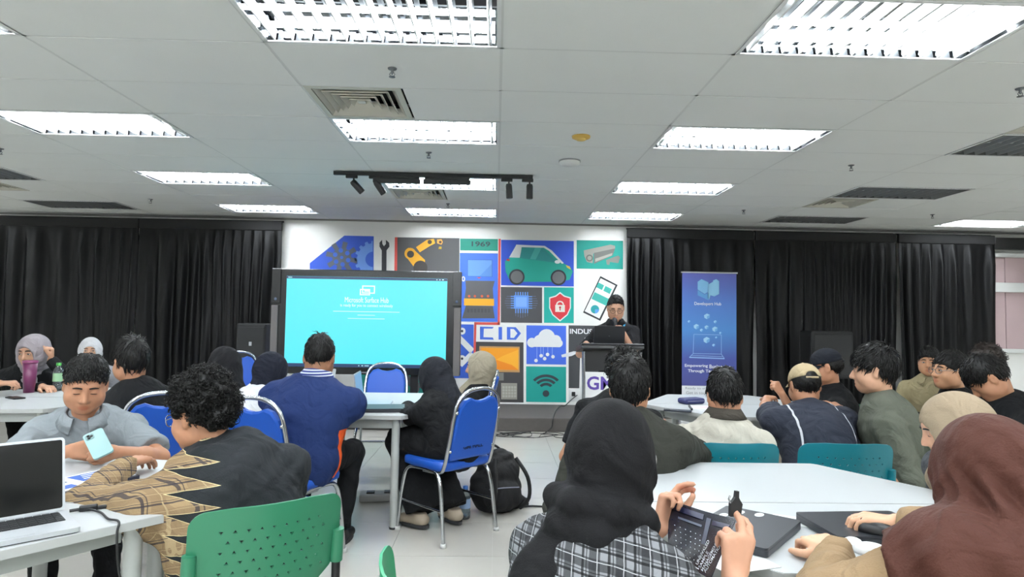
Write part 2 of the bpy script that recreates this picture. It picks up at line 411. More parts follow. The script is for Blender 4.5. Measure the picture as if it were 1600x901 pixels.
# robot arm
F('red_strip', [(617, 370.5), (621, 370.5), (619, 560), (614, 560)], RED, 1)
p = F('robot_panel', [(621, 370.5), (718, 372), (717, 560), (619, 560)], (80, 80, 82), 1)
F('robot_part', [(634, 391), (638, 387), (645, 388), (664, 406), (664, 415), (650, 421), (634, 400)], YEL, 2, p)
F('robot_part', ringpoly(641, 396, 9), YEL, 2.5, p); F('robot_joint', ringpoly(641.5, 397, 5.5), (48, 42, 38), 3.5, p)
F('robot_part', [(650, 386), (667, 374.5), (678, 373), (680, 380), (672, 384), (656, 394)], YEL, 2, p); F('robot_joint', ringpoly(671.5, 378, 3.4, 14), (70, 58, 40), 3, p)
F('robot_part', [(683, 374), (690, 373.5), (692, 378), (690, 382), (683, 380)], (240, 168, 74), 2, p); F('robot_joint', ringpoly(688, 378, 2.2, 12), (80, 60, 50), 3, p)
F('robot_part', [(686, 385), (690, 385), (690, 389), (685, 389)], (206, 170, 60), 2, p)
F('robot_joint', ringpoly(657, 418, 11), (58, 52, 50), 4, p)
# 1969 and the machine
p = F('year_panel', R4(719, 372.5, 778, 391), (28, 140, 122), 1)
q = F('machine_panel', R4(718.5, 395, 778, 502), (70, 116, 222), 1)
F('machine_screen', R4(730, 405, 769.5, 432), (60, 104, 190), 2, q); F('machine_screen', R4(731, 406, 768.5, 431), (104, 152, 214), 3, q)
F('machine_screen', [(749, 431.5), (768.5, 412), (768.5, 431.8)], (88, 138, 206), 4, q); F('machine_light', [(745, 433), (752, 433), (748.5, 435)], RED, 3, q)
F('machine_body', [(727, 438), (773, 438.8), (770, 450), (771, 467), (726, 466), (728, 450)], (88, 88, 92), 2, q)
for k in range(4): F('machine_light', ringpoly((733, 742, 753, 762.5)[k], 462.5, 2, 10), (220, 96, 60), 3, q)
F('machine_body', R4(725, 466, 772, 477), YEL, 3, q)
F('machine_body', [(728, 477), (770, 478), (773, 497), (722, 497)], (84, 84, 88), 2, q)
for k in range(7): F('machine_key', R4(730+5.4*k, 482, 733.5+5.4*k, 488), (72, 72, 76), 3, q)
F('red_strip', [(779, 373), (782.5, 373), (781, 507), (777.5, 507)], RED, 2); F('red_strip', R4(741, 503, 781, 507), RED, 2); F('red_strip', [(741, 504), (744.5, 504), (743, 565), (739.5, 565)], RED, 2)
# lower left blue panel with white arm
p = F('arm_panel', R4(690, 506, 740, 590), BLUE, 1.5)
for a in ([(712, 528), (720, 524), (741, 545), (735, 552)], [(716, 568), (735, 549), (741, 554), (722, 573)]): F('white_arm', a, WHT, 2, p)
for x, y2 in ((722, 517), (722, 560)): F('white_arm', ringpoly(x, y2, 5.5, 16), WHT, 3, p); F('arm_bolt', ringpoly(x, y2, 2, 10), (40, 44, 60), 4, p)
p = F('tool_panel', R4(560, 574, 668, 622), (20, 140, 128), 1)
F('tool_shape', [(629, 583), (636, 583), (652, 600), (650, 608), (642, 606), (628, 590)], (72, 76, 84), 2, p); F('tool_shape', ringpoly(632, 586, 6, 16), (60, 64, 72), 3, p); F('tool_shape', gear(650, 604, 6, 8, 7), (90, 92, 98), 3, p)
# car
p = F('car_panel', R4(783, 374.5, 896.5, 445.5, .017), (44, 82, 200), 1)
F('car_body', [(789, 408), (790, 424), (795, 435), (802, 440), (868, 440), (890, 437), (895, 424), (891, 417), (880, 411), (852, 387), (845, 384), (806, 383), (797, 402)], (16, 156, 140), 2, p)
F('car_rear', [(795.5, 402), (807, 382), (851, 384.5), (852, 387), (815, 386), (813, 402.5)], WHT, 3, p)
F('car_roof', [(806, 382), (851, 384), (862, 391), (881, 411), (878, 412), (858, 392), (849, 386.5), (813, 386)], WHT, 4, p)
F('car_window', [(812, 403), (815.5, 386.5), (849, 387.5), (873, 411), (866, 410)], (34, 132, 132), 5, p); F('car_window', [(828, 404.5), (836, 387), (846, 387.5), (837, 405.5)], (66, 158, 154), 6, p)
F('car_mirror', ringpoly(871, 409, 4.5, 14, ry=2.8), WHT, 7, p); F('car_lamp', [(884, 414), (890, 416), (892, 421), (886, 418)], (220, 190, 80), 5, p); F('car_lamp', [(792, 404), (797, 405), (796, 408), (791, 407)], (190, 50, 50), 5, p)
for cx, cy in ((807.5, 432.5), (872.5, 433.5)): F('car_wheel', ringpoly(cx, cy, 12.2, 28), (34, 36, 44), 6, p); F('car_wheel', ringpoly(cx, cy, 9.6, 24), (106, 106, 108), 7, p)
# camera
p = F('camera_panel', R4(901, 375, 973.5, 419.5), TEAL, 1)
F('camera_body', [(912, 391), (954, 382), (961, 384), (961, 388), (927, 396), (926, 411), (917, 409), (913, 400)], (150, 150, 142), 2, p)
F('camera_body', [(928, 395), (961, 388), (957, 399), (928, 412)], (112, 114, 110), 3, p); F('camera_body', [(930, 404), (957, 395), (956, 399), (930, 409)], (164, 164, 154), 4, p)
F('camera_lens', ringpoly(921, 403, 5.5, 16), (104, 106, 102), 4, p); F('camera_lens', ringpoly(921, 403, 3.4, 14), (150, 150, 140), 5, p)
F('camera_body', [(947, 406), (952, 404), (966, 399), (969, 402), (966, 411), (953, 409), (952, 414), (948, 413)], (128, 132, 126), 3, p)
# phone
p = F('phone_picture', [(938, 431), (965, 445), (938, 501), (911, 488)], (44, 46, 50), 1)
F('phone_screen', [(938.5, 434.5), (961.5, 446), (936.5, 497.5), (913.5, 486)], (240, 242, 242), 2, p)
for a in ([(935, 441), (944, 445.5), (940.5, 453), (931.5, 448.5)], [(946, 446.5), (956, 451.5), (952.5, 459), (942.5, 454)], [(929, 456), (952, 467), (947, 477.5), (924, 466.5)]): F('phone_chart', a, (62, 176, 164), 3, p)
F('phone_chart', ringpoly(929.5, 483, 6.6, 18), (38, 160, 164), 3, p); F('phone_chart', [(929.5, 483)]+disc(929.5, 483, 6.6, 8, a0=0, a1=90), (96, 160, 226), 4, p)
# chip
p = F('chip_panel', R4(782.5, 448, 847, 503.5), (70, 70, 74), 1)
F('chip_body', R4(803, 461, 826, 482), (100, 152, 236), 3, p); F('chip_body', R4(806, 464, 823, 479), (130, 178, 246), 4, p)
for k in range(6):
    x = 805+3.7*k; F('chip_pin', R4(x, 456, x+1.7, 489), (104, 154, 234), 2, p); y2 = 462+3.6*k
    F('chip_pin', R4(798, y2, 831.5, y2+1.5), (104, 154, 234), 2, p)
    F('chip_trace', R4(788+abs(k-2.5)*1.5, y2+.4, 798, y2+1), (104, 120, 158), 2, p); F('chip_trace', R4(831, y2+.4, 841-abs(k-2.5)*1.5, y2+1), (104, 120, 158), 2, p); F('chip_trace', R4(x+.5, 489, x+1.1, 497-abs(k-2.5)*1.4), (104, 120, 158), 2, p)
# shield
p = F('shield_panel', R4(850, 448.5, 896.5, 504), (14, 172, 160), 1)
def shield(s): return [(875+a*s, 479+b*s) for a, b in ((0, -23), (7, -17.5), (17, -14.5), (17, 2), (12, 13), (0, 23), (-12, 13), (-17, 2), (-17, -14.5), (-7, -17.5))]
F('shield_shape', shield(1), WHT, 2, p); F('shield_shape', shield(.9), (214, 52, 62), 3, p)
F('padlock', R4(867.5, 476, 882.5, 487), (240, 236, 226), 4, p)
ar = disc(875, 476, 6.2, 12, a0=180, a1=360); ar2 = disc(875, 476, 4.1, 12, a0=360, a1=180); F('padlock', ar+ar2, (240, 236, 226), 4, p)
F('keyhole', ringpoly(875, 480, 1.7, 10), (200, 50, 60), 5, p); F('keyhole', R4(874.2, 480, 875.8, 485), (200, 50, 60), 5, p)
# monitor panel
p = F('monitor_panel', R4(741.5, 533.5, 818, 627.5), (58, 56, 58), 1)
F('monitor', R4(749, 540.5, 812, 580.5), (196, 148, 96), 2, p); F('monitor', R4(752, 543, 810, 577), (244, 160, 26), 3, p); F('monitor', [(752, 576), (785, 556), (810, 546), (810, 577.5)], (250, 178, 44), 4, p); F('monitor', [(752, 576), (776, 562), (800, 570), (810, 577.5)], (240, 140, 16), 5, p)
F('monitor_foot', R4(774, 582, 787, 594), (120, 120, 116), 2, p)
F('keyboard', R4(783, 598, 808, 623.5), (150, 148, 138), 2, p)
for k in range(5):
    for j in range(4): F('keyboard_key', R4(785+4.5*k, 603+4.6*j, 788.6+4.5*k, 606.6+4.6*j), (178, 176, 166), 3, p)
# CID
p = F('letter_panel', R4(744, 507, 819.5, 532), (236, 237, 236), 1)
F('letter_c', [(750, 510), (771.5, 510.5), (769.5, 513), (756, 513), (755.5, 526.5), (770, 527), (771.5, 530.5), (750, 530)], (64, 108, 216), 2, p)
F('letter_i', R4(779, 510.5, 784.5, 530.3), (64, 108, 216), 2, p)
F('letter_d', [(792, 510.6), (806, 511), (814, 520.5), (806, 530.7), (792, 530.4)], (64, 108, 216), 2, p); F('letter_d', [(797.5, 513.5), (803, 514), (808.5, 520.5), (803, 527.6), (797.5, 527.5)], (236, 237, 236), 3, p)
# cloud
p = F('cloud_panel', R4(822.5, 508, 884.5, 568.5), (64, 106, 220), 1)
for a, b, r in ((831, 535, 7.5), (843, 532, 9), (854, 527, 13.2), (868, 532, 9), (873, 536, 6.2)): F('cloud', ringpoly(a, b, r, 20), (232, 234, 236), {831: 2, 843: 3.1, 854: 4.2, 868: 5.3, 873: 6.4}[a], p)
F('cloud', R4(829, 533, 875, 541.5), (232, 234, 236), 7.5, p)
for (x, y0, y1) in ((838, 541, 561), (844, 541, 553), (848, 541, 557), (855, 541, 552), (862, 541, 556)):
    F('cloud_line', R4(x+.5, y0, x+1.3, y1), (150, 176, 236), 2, p)
for x, y2 in ((837.5, 563), (845.5, 555.5), (851, 560), (855.5, 553.5), (864, 557)): F('cloud_dot', ringpoly(x, y2, 2.8, 14), WHT, 3, p)
# wifi
p = F('wifi_panel', R4(822, 572, 884.5, 627.5), (10, 156, 146), 1)
for r in (25, 18, 11):
    o = disc(853, 613, r+2.2, 18, a0=222, a1=318); i = disc(853, 613, r-2.2, 18, a0=318, a1=222); F('wifi_arc', [(a, (b-613)*.93+610) for a, b in o+i], (38, 50, 58), 2, p)
F('wifi_dot', ringpoly(853, 614.5, 5.2, 20), (38, 50, 58), 2, p)
# turbine
p = F('turbine_panel', R4(888.5, 508, 976, 606), (58, 60, 64), 1)
F('turbine_tower', [(906.5, 550), (908.5, 550), (909.5, 610), (905, 610)], WHT, 2, p)
for a in ([(907, 549), (896, 548.5), (877, 554), (878, 558), (893, 556)], [(908, 550), (917, 563), (920, 576), (915, 572)], [(907, 548), (908, 538), (914, 527), (917, 529), (912, 540)]): F('turbine_blade', a, (226, 230, 234), 3, p)
F('turbine_base', [(889, 608), (905, 606), (925, 585), (940, 608), (940, 628), (889, 627)], (226, 228, 228), 2.5)
def wall_text(root, s, px, py, hpx, wpx, rgb, y, name='lettering', bold=0):
    a, b = at(px, py, y=y), at(px+wpx, py, y=y); hgt = abs(at(px, py+hpx, y=y).z-a.z)
    me = text_mesh(s, 1, .001, 'CENTER', bold)
    xs = [v.co.x for v in me.vertices]; ys = [v.co.y for v in me.vertices]; x0, x1, y0, y1 = min(xs), max(xs), min(ys), max(ys)
    W = b.x-a.x
    for v in me.vertices: v.co = Vector(((v.co.x-(x0+x1)/2)/(x1-x0)*W, (v.co.y-(y0+y1)/2)/(y1-y0)*hgt, v.co.z))
    o = obj(name, me, mat('ink_%d_%d_%d' % rgb, rgb, .6), root)
    o.location = a-root.location; o.rotation_euler = (PI/2, 0, 0); return o
wall_text(mural, '1969', 751.5, 381, 8, 29, (44, 66, 70), WY-.005, 'year_lettering', .02)
wall_text(mural, '0', 724, 435.5, 8, 5.5, (235, 236, 236), WY-.005, 'digit_lettering', .02)
wall_text(mural, 'INDUS', 908, 517.5, 8, 35, (236, 238, 240), WY-.005, 'word_lettering', .02)
so = empty('wall_socket', 'white double power socket on the wall beside the lectern', 'socket', None, at(898, 615, y=WY-.008))
MB().box((0, 0, 0), (.15, .02, .12), bev=.004).build('plate', white_pl, so); MB().box((-.02, -.018, 0), (.05, .02, .06), bev=.004).build('plug', black_pl, so)
# ---------------------------------------------------------------- furniture and equipment
from mathutils.geometry import delaunay_2d_cdt
blue_v = mat('blue_vinyl', (20, 80, 178), .45, bump=.08, bscale=200)
tabletop_m = mat('table_laminate', (182, 186, 188), .38, var=.01)
edge_m = mat('table_edge', (170, 172, 171), .5)
leg_grey = mat('table_leg_grey', (176, 180, 178), .4)
apron_m = mat('table_apron', (160, 164, 162), .5)
def arc_path(pts, n=5): return bend(pts, n)
# -- blue banquet chair
def blue_chair(label, loc, face, text=True):
    c = empty('banquet_chair', label, 'chair', 'blue banquet chairs', (loc[0], loc[1], 0), math.radians(face-90))
    if not BC: make_blue()
    for n, me in BC:
        if n == 'lettering' and not text: continue
        obj(n, me, None, c)
    return c
BC = []
def make_blue():
    def put(n, b, m): me = b.mesh(n); me.materials.append(m); BC.append((n, me))
    for s in (-1, 1):
        b = MB().tube(arc_path([(s*.225, .225, .012), (s*.213, .19, .30), (s*.205, .15, .405), (s*.20, .05, .425), (s*.20, -.08, .425), (s*.205, -.15, .405), (s*.213, -.19, .30), (s*.225, -.235, .012)], 5), .0125, 10); put('side_frame', b, chrome)
        b = MB().tube([(s*.216, .205, .20), (s*.216, -.205, .20)], .008, 8); put('stretcher', b, chrome)
        for y in (.225, -.235): put('foot_glide', MB().lathe([(.001, 0), (.019, 0), (.017, .022), (.001, .024)], (s*.225, y, 0), 12), mat('glide', (214, 216, 214), .4))
    put('cross_bar', MB().tube([(-.214, .19, .30), (.214, .19, .30)], .008, 8), chrome)
    b = MB().tube(arc_path([(-.195, .0, .415), (-.195, -.15, .425), (-.195, -.195, .47), (-.193, -.235, .62), (-.19, -.265, .76), (-.165, -.285, .87), (-.10, -.295, .925), (0, -.298, .94), (.10, -.295, .925), (.165, -.285, .87), (.19, -.265, .76), (.193, -.235, .62), (.195, -.195, .47), (.195, -.15, .425), (.195, .0, .415)], 5), .0125, 10); put('back_frame', b, chrome)
    b = MB()
    ol = rrect(.43, .42, .07, 6); vs = []; k = len(ol)
    for sc, z in ((.93, .43), (1, .438), (1.015, .46), (1, .478), (.93, .488), (.5, .494)): vs += [(x*sc, y*sc+.01, z) for x, y in ol]
    fs = [(i*k+j, i*k+(j+1) % k, (i+1)*k+(j+1) % k, (i+1)*k+j) for i in range(5) for j in range(k)]+[tuple(range(k))[::-1], tuple(range(5*k, 6*k))]
    put('seat', b.add(vs, fs, True), blue_v)
    # back pad: arched outline, slight notch in the top
    ol = [(-.165, .50), (.165, .50), (.176, .52), (.176, .76), (.162, .83), (.128, .875), (.085, .888), (.045, .872), (0, .866), (-.045, .872), (-.085, .888), (-.128, .875), (-.162, .83), (-.176, .76), (-.176, .52)]
    b = MB(); vs = []; k = len(ol)
    def yb(z): return -.195-(z-.47)*.235
    for sc, dy in ((.93, -.020), (1, -.014), (1, .012), (.93, .022), (.5, .026)): vs += [(x*sc, yb(.69+(z-.69)*sc)+dy, .69+(z-.69)*sc) for x, z in ol]
    fs = [(i*k+j, i*k+(j+1) % k, (i+1)*k+(j+1) % k, (i+1)*k+j) for i in range(4) for j in range(k)]+[tuple(range(k))[::-1], tuple(range(4*k, 5*k))]
    b.add(vs, fs, False); put('back_pad', b, blue_v)
    for s in (-1, 1):
        for z in (.56, .80): put('bolt', MB().lathe([(.011, 0), (.009, .006), (.001, .008)], (s*.178, yb(z)-.012, z), 10, Matrix.Rotation(PI/2, 3, 'X')), chrome)
    me = text_mesh('GMI HALL', .036, .0008, bold=.0008, squash=1.05); M = Matrix.Translation((0, yb(.575)-.0215, .575)) @ Matrix.Rotation(PI/2-.232, 4, 'X'); me.transform(M); me.materials.append(mat('chair_ink', (18, 30, 70), .6)); me.name = 'lettering'; BC.append(('lettering', me))
# -- plastic shell chair with pierced back
GC = {}
def shell_back(holes=True):
    ol = []
    W, top, bot = .228, .805, .50
    for a in range(0, 91, 15): ol.append((W-.05+.05*math.cos(math.radians(a)), top-.05+.05*math.sin(math.radians(a))))
    ol += [(x, top+.006) for x in (.12, .06, 0, -.06, -.12)]
    for a in range(90, 181, 15): ol.append((-(W-.05)+.05*math.cos(math.radians(a)), top-.05+.05*math.sin(math.radians(a))))
    ol += [(-W, .70), (-W, .64), (-W+.006, .60), (-.195, .565), (-.15, .528), (-.09, .506), (0, .498), (.09, .506), (.15, .528), (.195, .565), (W-.006, .60), (W, .64), (W, .70)]
    hs = []
    for r in range(7):
        for c in range(-4, 5):
            x = c*.036+(r % 2)*.018; z = .555+r*.031
            if abs(x) > .165 or (z < .58 and abs(x) > .10): continue
            t = .0062; up = 1 if (r+c) % 2 else -1
            hs.append([(x-t, z-up*t*.6), (x+t, z-up*t*.6), (x, z+up*t)] if up > 0 else [(x-t, z+t*.6), (x, z-t), (x+t, z+t*.6)])
    vs = [Vector(p) for p in ol]; es = [(i, (i+1) % len(ol)) for i in range(len(ol))]
    for h_ in hs:
        o = len(vs); vs += [Vector(p) for p in h_]; es += [(o, o+1), (o+1, o+2), (o+2, o)]
    def inside(p, poly):
        r = False
        for i in range(len(poly)):
            a, b = poly[i], poly[i-1]
            if (a[1] > p[1]) != (b[1] > p[1]) and p[0] < (b[0]-a[0])*(p[1]-a[1])/(b[1]-a[1])+a[0]: r = not r
        return r
    for i in range(-9, 10):
        for j in range(13):
            p = (i*.0245, .505+j*.0245)
            if inside(p, ol) and not any(abs(p[0]-h_[0][0]) < .02 and abs(p[1]-h_[0][1]) < .02 for h_ in hs): vs.append(Vector(p))
    V, E, F2, *_ = delaunay_2d_cdt(vs, es, [], 0, 1e-5)
    fs = []
    for f in F2:
        c = ((V[f[0]].x+V[f[1]].x+V[f[2]].x)/3, (V[f[0]].y+V[f[1]].y+V[f[2]].y)/3)
        if inside(c, ol) and not any(inside(c, h_) for h_ in hs): fs.append(tuple(f))
    out = [(p.x, -.215+1.15*p.x*p.x-.13*(p.y-.5)-.05*max(0, .58-p.y)*0+.8*max(0, .56-p.y)**1.5, p.y) for p in V]
    return out, fs
def green_chair(label, loc, face, col, mname):
    c = empty('shell_chair', label, 'chair', 'plastic shell chairs', (loc[0], loc[1], 0), math.radians(face-90))
    m = mat(mname, col, .38, bump=.04, bscale=400)
    if not GC:
        vs, fs = shell_back(); b = MB().add(vs, fs, True); GC['b'] = b
    me = GC['b'].mesh('backrest'); o = obj('backrest', me, m, c); md = o.modifiers.new('s', 'SOLIDIFY'); md.thickness = .007; md.offset = 0; es_ = o.modifiers.new('e', 'EDGE_SPLIT'); es_.split_angle = math.radians(40)
    b = MB(); ol = rrect(.45, .43, .08, 6); k = len(ol); v2 = []
    for sc, z in ((.9, .428), (1, .44), (1, .452), (.94, .456), (.5, .440)): v2 += [(x*sc, y*sc+.02, z-(.02*(y/.2)**2 if y > 0 else -.0)) for x, y in ol]
    b.add(v2, [(i*k+j, i*k+(j+1) % k, (i+1)*k+(j+1) % k, (i+1)*k+j) for i in range(4) for j in range(k)]+[tuple(range(k))[::-1], tuple(range(4*k, 5*k))], True); b.build('seat', m, c)
    for s in (-1, 1):
        y = -.215+1.15*.225**2-.02
        MB().tube([(s*.222, y-.002, .575), (s*.222, y-.012, .68)], [.022, .020], 12).build('post_sleeve', m, c)
        MB().tube(bend([(s*.222, y-.004, .60), (s*.222, y+.01, .46), (s*.218, -.06, .41), (s*.218, .12, .405), (s*.222, .19, .37), (s*.228, .23, .012)], 5), .014, 10).build('side_frame', black_pl, c)
        MB().tube(bend([(s*.222, y+.004, .50), (s*.225, y-.02, .40), (s*.23, -.25, .012)], 4), .014, 10).build('rear_leg', black_pl, c)
        for yy in (.23, -.25): MB().lathe([(.001, 0), (.018, 0), (.018, .03), (.001, .031)], (s*.229, yy, 0), 10).build('foot', black_pl, c)
    MB().tube([(-.218, -.02, .408), (.218, -.02, .408)], .011, 8).build('cross_bar', black_pl, c)
    return c
# -- trapezoid tables; two make a hexagon
def trap_table(label, cx, cy, ang, s=.73, group='white trapezoid tables', z=.74):
    t = empty('trapezoid_table', label, 'table', group, (cx, cy, 0), math.radians(ang)); h_ = s*.866
    ol = [(-s+.01, .003), (s-.01, .003), (s-.003, .018), (s/2+.008, h_-.02), (s/2-.012, h_-.002), (-s/2+.012, h_-.002), (-s/2-.008, h_-.02), (-s+.003, .018)]
    MB().prism(ol, z-.026, z-.0012).build('edge_band', edge_m, t)
    MB().prism([(x*.994, (y-h_/2)*.994+h_/2) for x, y in ol], z-.0012, z).build('table_top', tabletop_m, t)
    for (a, b) in (((-s+.16, .05), (s-.16, .05)), ((s-.16, .05), (s/2-.04, h_-.07)), ((s/2-.04, h_-.07), (-s/2+.04, h_-.07)), ((-s/2+.04, h_-.07), (-s+.16, .05))):
        a, b = Vector(a), Vector(b); d = b-a; MB().box((*((a+b)/2), z-.026-.032), (d.length-.04, .022, .064), math.atan2(d.y, d.x)).build('apron', apron_m, t)
    for x, y in ((-s+.13, .055), (s-.13, .055), (s/2-.055, h_-.075), (-s/2+.055, h_-.075)):
        l = MB().tube([(x, y, .012), (x, y, z-.027)], .027, 16).build('leg', leg_grey, t); MB().lathe([(.001, 0), (.028, 0), (.03, .014), (.001, .015)], (x, y, 0), 14).build('foot', black_pl, l)
    return t
def hex_table(cx, cy, ang, la, lb, s=.73): trap_table(la, cx, cy, ang, s); trap_table(lb, cx, cy, ang+180, s)
hex_table(1.10, 2.26, 0, 'white table half in front on the right, with the dark laptops, far half', 'white table half in front on the right, where the two women sit, near half')
hex_table(-1.73, 2.23, -9, 'far half of the white table at the left, before the boy with the phone', 'near half of the white table at the left, carrying the silver laptop')
hex_table(-.95, 4.75, 0, 'far half of the white table below the big screen', 'near half of the white table below the big screen, before the man in navy', s=.72)
hex_table(1.87, 4.90, 0, 'far half of the white table below the blue banner', 'near half of the white table below the blue banner, with the phones')
hex_table(-3.38, 4.80, 8, 'far half of the white table at the far left edge', 'near half of the white table at the far left edge, with the purple cup')

# -- the big screen on its stand
scr = empty('interactive_display', 'large black interactive screen on a stand showing a cyan page', 'screen', None, (-1.49, 7.3, 0))
bez = mat('screen_bezel', (12, 13, 16), .25); spk = mat('screen_speaker', (92, 88, 88), .6)
MB().box((0, .05, 1.31), (2.17, .09, 1.2), bev=.01).build('body', bez, scr)
EM = 2**(-SC.view_settings.exposure)
def glow(name, rgb, k=1.): return mat(name, (6, 8, 10), .3, emit=rgb, estr=EM*k)
sc_ = MB().box((0, .002, 1.31), (1.84, .006, 1.035)).build('panel', glow('screen_cyan', (92, 240, 255)), scr)
MB().box((0, -.003, 1.812), (1.84, .005, .028)).build('title_bar', glow('screen_bar', (40, 66, 110)), sc_)
MB().box((0, -.003, .812), (1.84, .005, .038)).build('task_bar', glow('screen_bar', (40, 66, 110)), sc_)
for s in (-1, 1):
    MB().box((s*1.043, -.005, 1.10), (.075, .03, .78), bev=.004).build('loudspeaker', spk, scr)
    MB().box((s*1.035, -.004, 1.71), (.10, .03, .40), bev=.006).build('camera_housing', bez, scr)
    MB().lathe([(.018, 0), (.012, .006), (.001, .007)], (s*1.035, -.02, 1.56), 12, Matrix.Rotation(PI/2, 3, 'X')).build('camera_lens', mat('lens', (60, 70, 90), .1), scr)
def scr_text(s, x, z, hgt, wid, k=1.):
    me = text_mesh(s, 1, .0005, 'CENTER'); xs = [v.co.x for v in me.vertices]; ys = [v.co.y for v in me.vertices]
    for v in me.vertices: v.co = Vector(((v.co.x-(min(xs)+max(xs))/2)/(max(xs)-min(xs))*wid, (v.co.y-(min(ys)+max(ys))/2)/(max(ys)-min(ys))*hgt, v.co.z))
    o = obj('screen_text', me, glow('screen_white', (245, 255, 255), 1.05), sc_); o.location = (x, -.0035, z); o.rotation_euler = (PI/2, 0, 0)
scr_text('Microsoft Surface Hub', .0, 1.565, .062, .50); scr_text('is ready for you to connect wirelessly', .0, 1.497, .044, .60)
for x, z, hgt, wid in ((0, 1.43, .009, .76), (0, 1.39, .008, .2), (0, 1.35, .008, .42), (.80, 1.812, .008, .012), (.835, 1.812, .008, .016), (.87, 1.812, .010, .02), (-.88, 1.812, .008, .045), (-.07, .812, .010, .012), (-.03, .812, .010, .02), (.02, .812, .008, .05)): MB().box((x, -.0062, z), (wid, .001, hgt)).build('screen_line', glow('screen_soft_white', (200, 250, 255), 1.), sc_)
fr = MB()
def frame_rect(b, x0, z0, x1, z1, t, y): 
    b.box(((x0+x1)/2, y, z0), (x1-x0+t, .001, t)); b.box(((x0+x1)/2, y, z1), (x1-x0+t, .001, t)); b.box((x0, y, (z0+z1)/2), (t, .001, z1-z0)); b.box((x1, y, (z0+z1)/2), (t, .001, z1-z0))
frame_rect(fr, -.05, 1.645, .085, 1.725, .013, -.004); frame_rect(fr, -.075, 1.625, .03, 1.685, .013, -.005); fr.box((.0, -.0045, 1.675), (.06, .001, .03)); fr.build('screen_icon', glow('screen_white', (245, 255, 255), 1.05), sc_)
MB().box((0, .002, .735), (.09, .002, .016)).build('brand_mark', mat('brand_grey', (90, 94, 100), .5), scr)
for s in (-1, 1):
    MB().box((s*.55, .14, .62), (.09, .06, 1.16), bev=.006).build('stand_post', dark_metal, scr); MB().box((s*.55, .1, .06), (.1, .36, .06), bev=.01).build('stand_foot', dark_metal, scr)
    for yy in (-.05, .25): MB().tube([(s*.55-.012, yy+.0, .03), (s*.55+.012, yy, .03)], .03, 14).build('castor', black_pl, scr)
MB().box((0, .14, .3), (1.1, .04, .08)).build('stand_beam', dark_metal, scr)

# -- track with spotlights
tr = empty('spotlight_track', 'black ceiling track with two linear lamps and four spotlights', 'track light', None, (-.62, 6.0, CZ))
MB().box((0, 0, -.022), (1.90, .036, .034), bev=.003).build('track', black_pl, tr)
for x in (-.35, .13):
    lm = MB().box((x+.0, 0, -.085), (.45, .05, .045), bev=.006).build('linear_lamp', black_pl, tr); MB().box((x, 0, -.05), (.43, .02, .03)).build('adapter', black_pl, lm)
for x, tilt, rz in ((-.78, .75, .9), (-.56, .6, .9), (.70, .12, 0), (.90, .0, 0)):
    sp = MB().box((x, 0, -.052), (.11, .032, .03), bev=.004).build('spotlight', black_pl, tr)
    MB().tube([(x+.02, 0, -.06), (x+.02, 0, -.115)], .008, 8).build('stem', black_pl, sp)
    d = Vector((math.sin(tilt)*math.cos(rz-.9), .25*math.sin(tilt), -math.cos(tilt))); a = Vector((x+.02, 0, -.11)); MB().tube([a-d*.02, a+d*.0, a+d*.115, a+d*.12], [.026, .032, .032, .029], 16).build('lamp_head', black_pl, sp)

# -- loudspeakers on stands
def loudspeaker(label, x, y, zt, wd, hg, dp=.34):
    s = empty('loudspeaker', label, 'loudspeaker', None, (x, y, 0)); MB().box((0, 0, zt-hg/2), (wd, dp, hg), bev=.02).build('cabinet', mat('speaker_black', (20, 21, 23), .7, bump=.3, bscale=300), s)
    g = MB().box((0, -dp/2-.004, zt-hg/2), (wd*.88, .012, hg*.86), bev=.005).build('grille', mat('grille_black', (26, 27, 29), .6, bump=.4, bscale=600), s)
    MB().box((0, -dp/2-.012, zt-hg*.45), (.035, .004, .05), bev=.001).build('badge', mat('badge', (190, 194, 200), .3, metal=.6), g)
    MB().tube([(0, 0, .1), (0, 0, zt-hg)], .018, 10).build('pole', dark_metal, s)
    for k in range(3): a = 2*PI*k/3+.5; MB().tube([(0, 0, .42), (.36*math.cos(a), .36*math.sin(a), .012)], .011, 8).build('tripod_leg', dark_metal, s)
loudspeaker('black loudspeaker left of the big screen, before the curtain', -3.16, 8.42, 1.26, .38, .58)
loudspeaker('wide black loudspeaker before the right curtain, behind the black cap', 4.44, 8.40, 1.28, .56, .62)

# -- roll-up banner
by = 8.3
bn = empty('rollup_banner', 'tall blue and white roll-up banner before the right curtain', 'banner', None, (at(1107, 600, y=by).x, by, 0))
a, b = at(1066, 427, y=by), at(1150.5, 424.5, y=by); bw = b.x-a.x; bz = (a.z+b.z)/2; bx = bn.location.x
bm_ = mat('banner_print', (60, 90, 190), .5); g = NG(bm_); gx, gy_, gz = g.xyz()
ramp = g.n('ShaderNodeValToRGB'); e = ramp.color_ramp.elements; e[0].position = 0; e[0].color = lin((232, 234, 238))+(1,); e[1].position = 1; e[1].color = lin((92, 96, 176))+(1,)
for pos, col in ((.262, (230, 233, 238)), (.264, (70, 74, 140)), (.44, (64, 78, 156)), (.62, (74, 136, 206)), (.80, (82, 124, 204))): q = e.new(pos); q.color = lin(col)+(1,)
g.put(ramp.inputs[0], g.m('DIVIDE', gz, bz)); g.color(ramp.outputs[0])
cxx = (a.x+b.x)/2-bx
MB().box((cxx, 0, bz/2+.04), (bw, .004, bz-.08)).build('printed_sheet', bm_, bn)
MB().tube([(cxx-bw/2-.015, 0, bz), (cxx+bw/2+.015, 0, bz)], .011, 8).build('top_rail', mat('banner_alu', (206, 208, 210), .35, metal=.7), bn)
MB().box((cxx, .02, .045), (bw+.06, .14, .085), bev=.02).build('base', mat('banner_alu', (206, 208, 210), .35, metal=.7), bn)
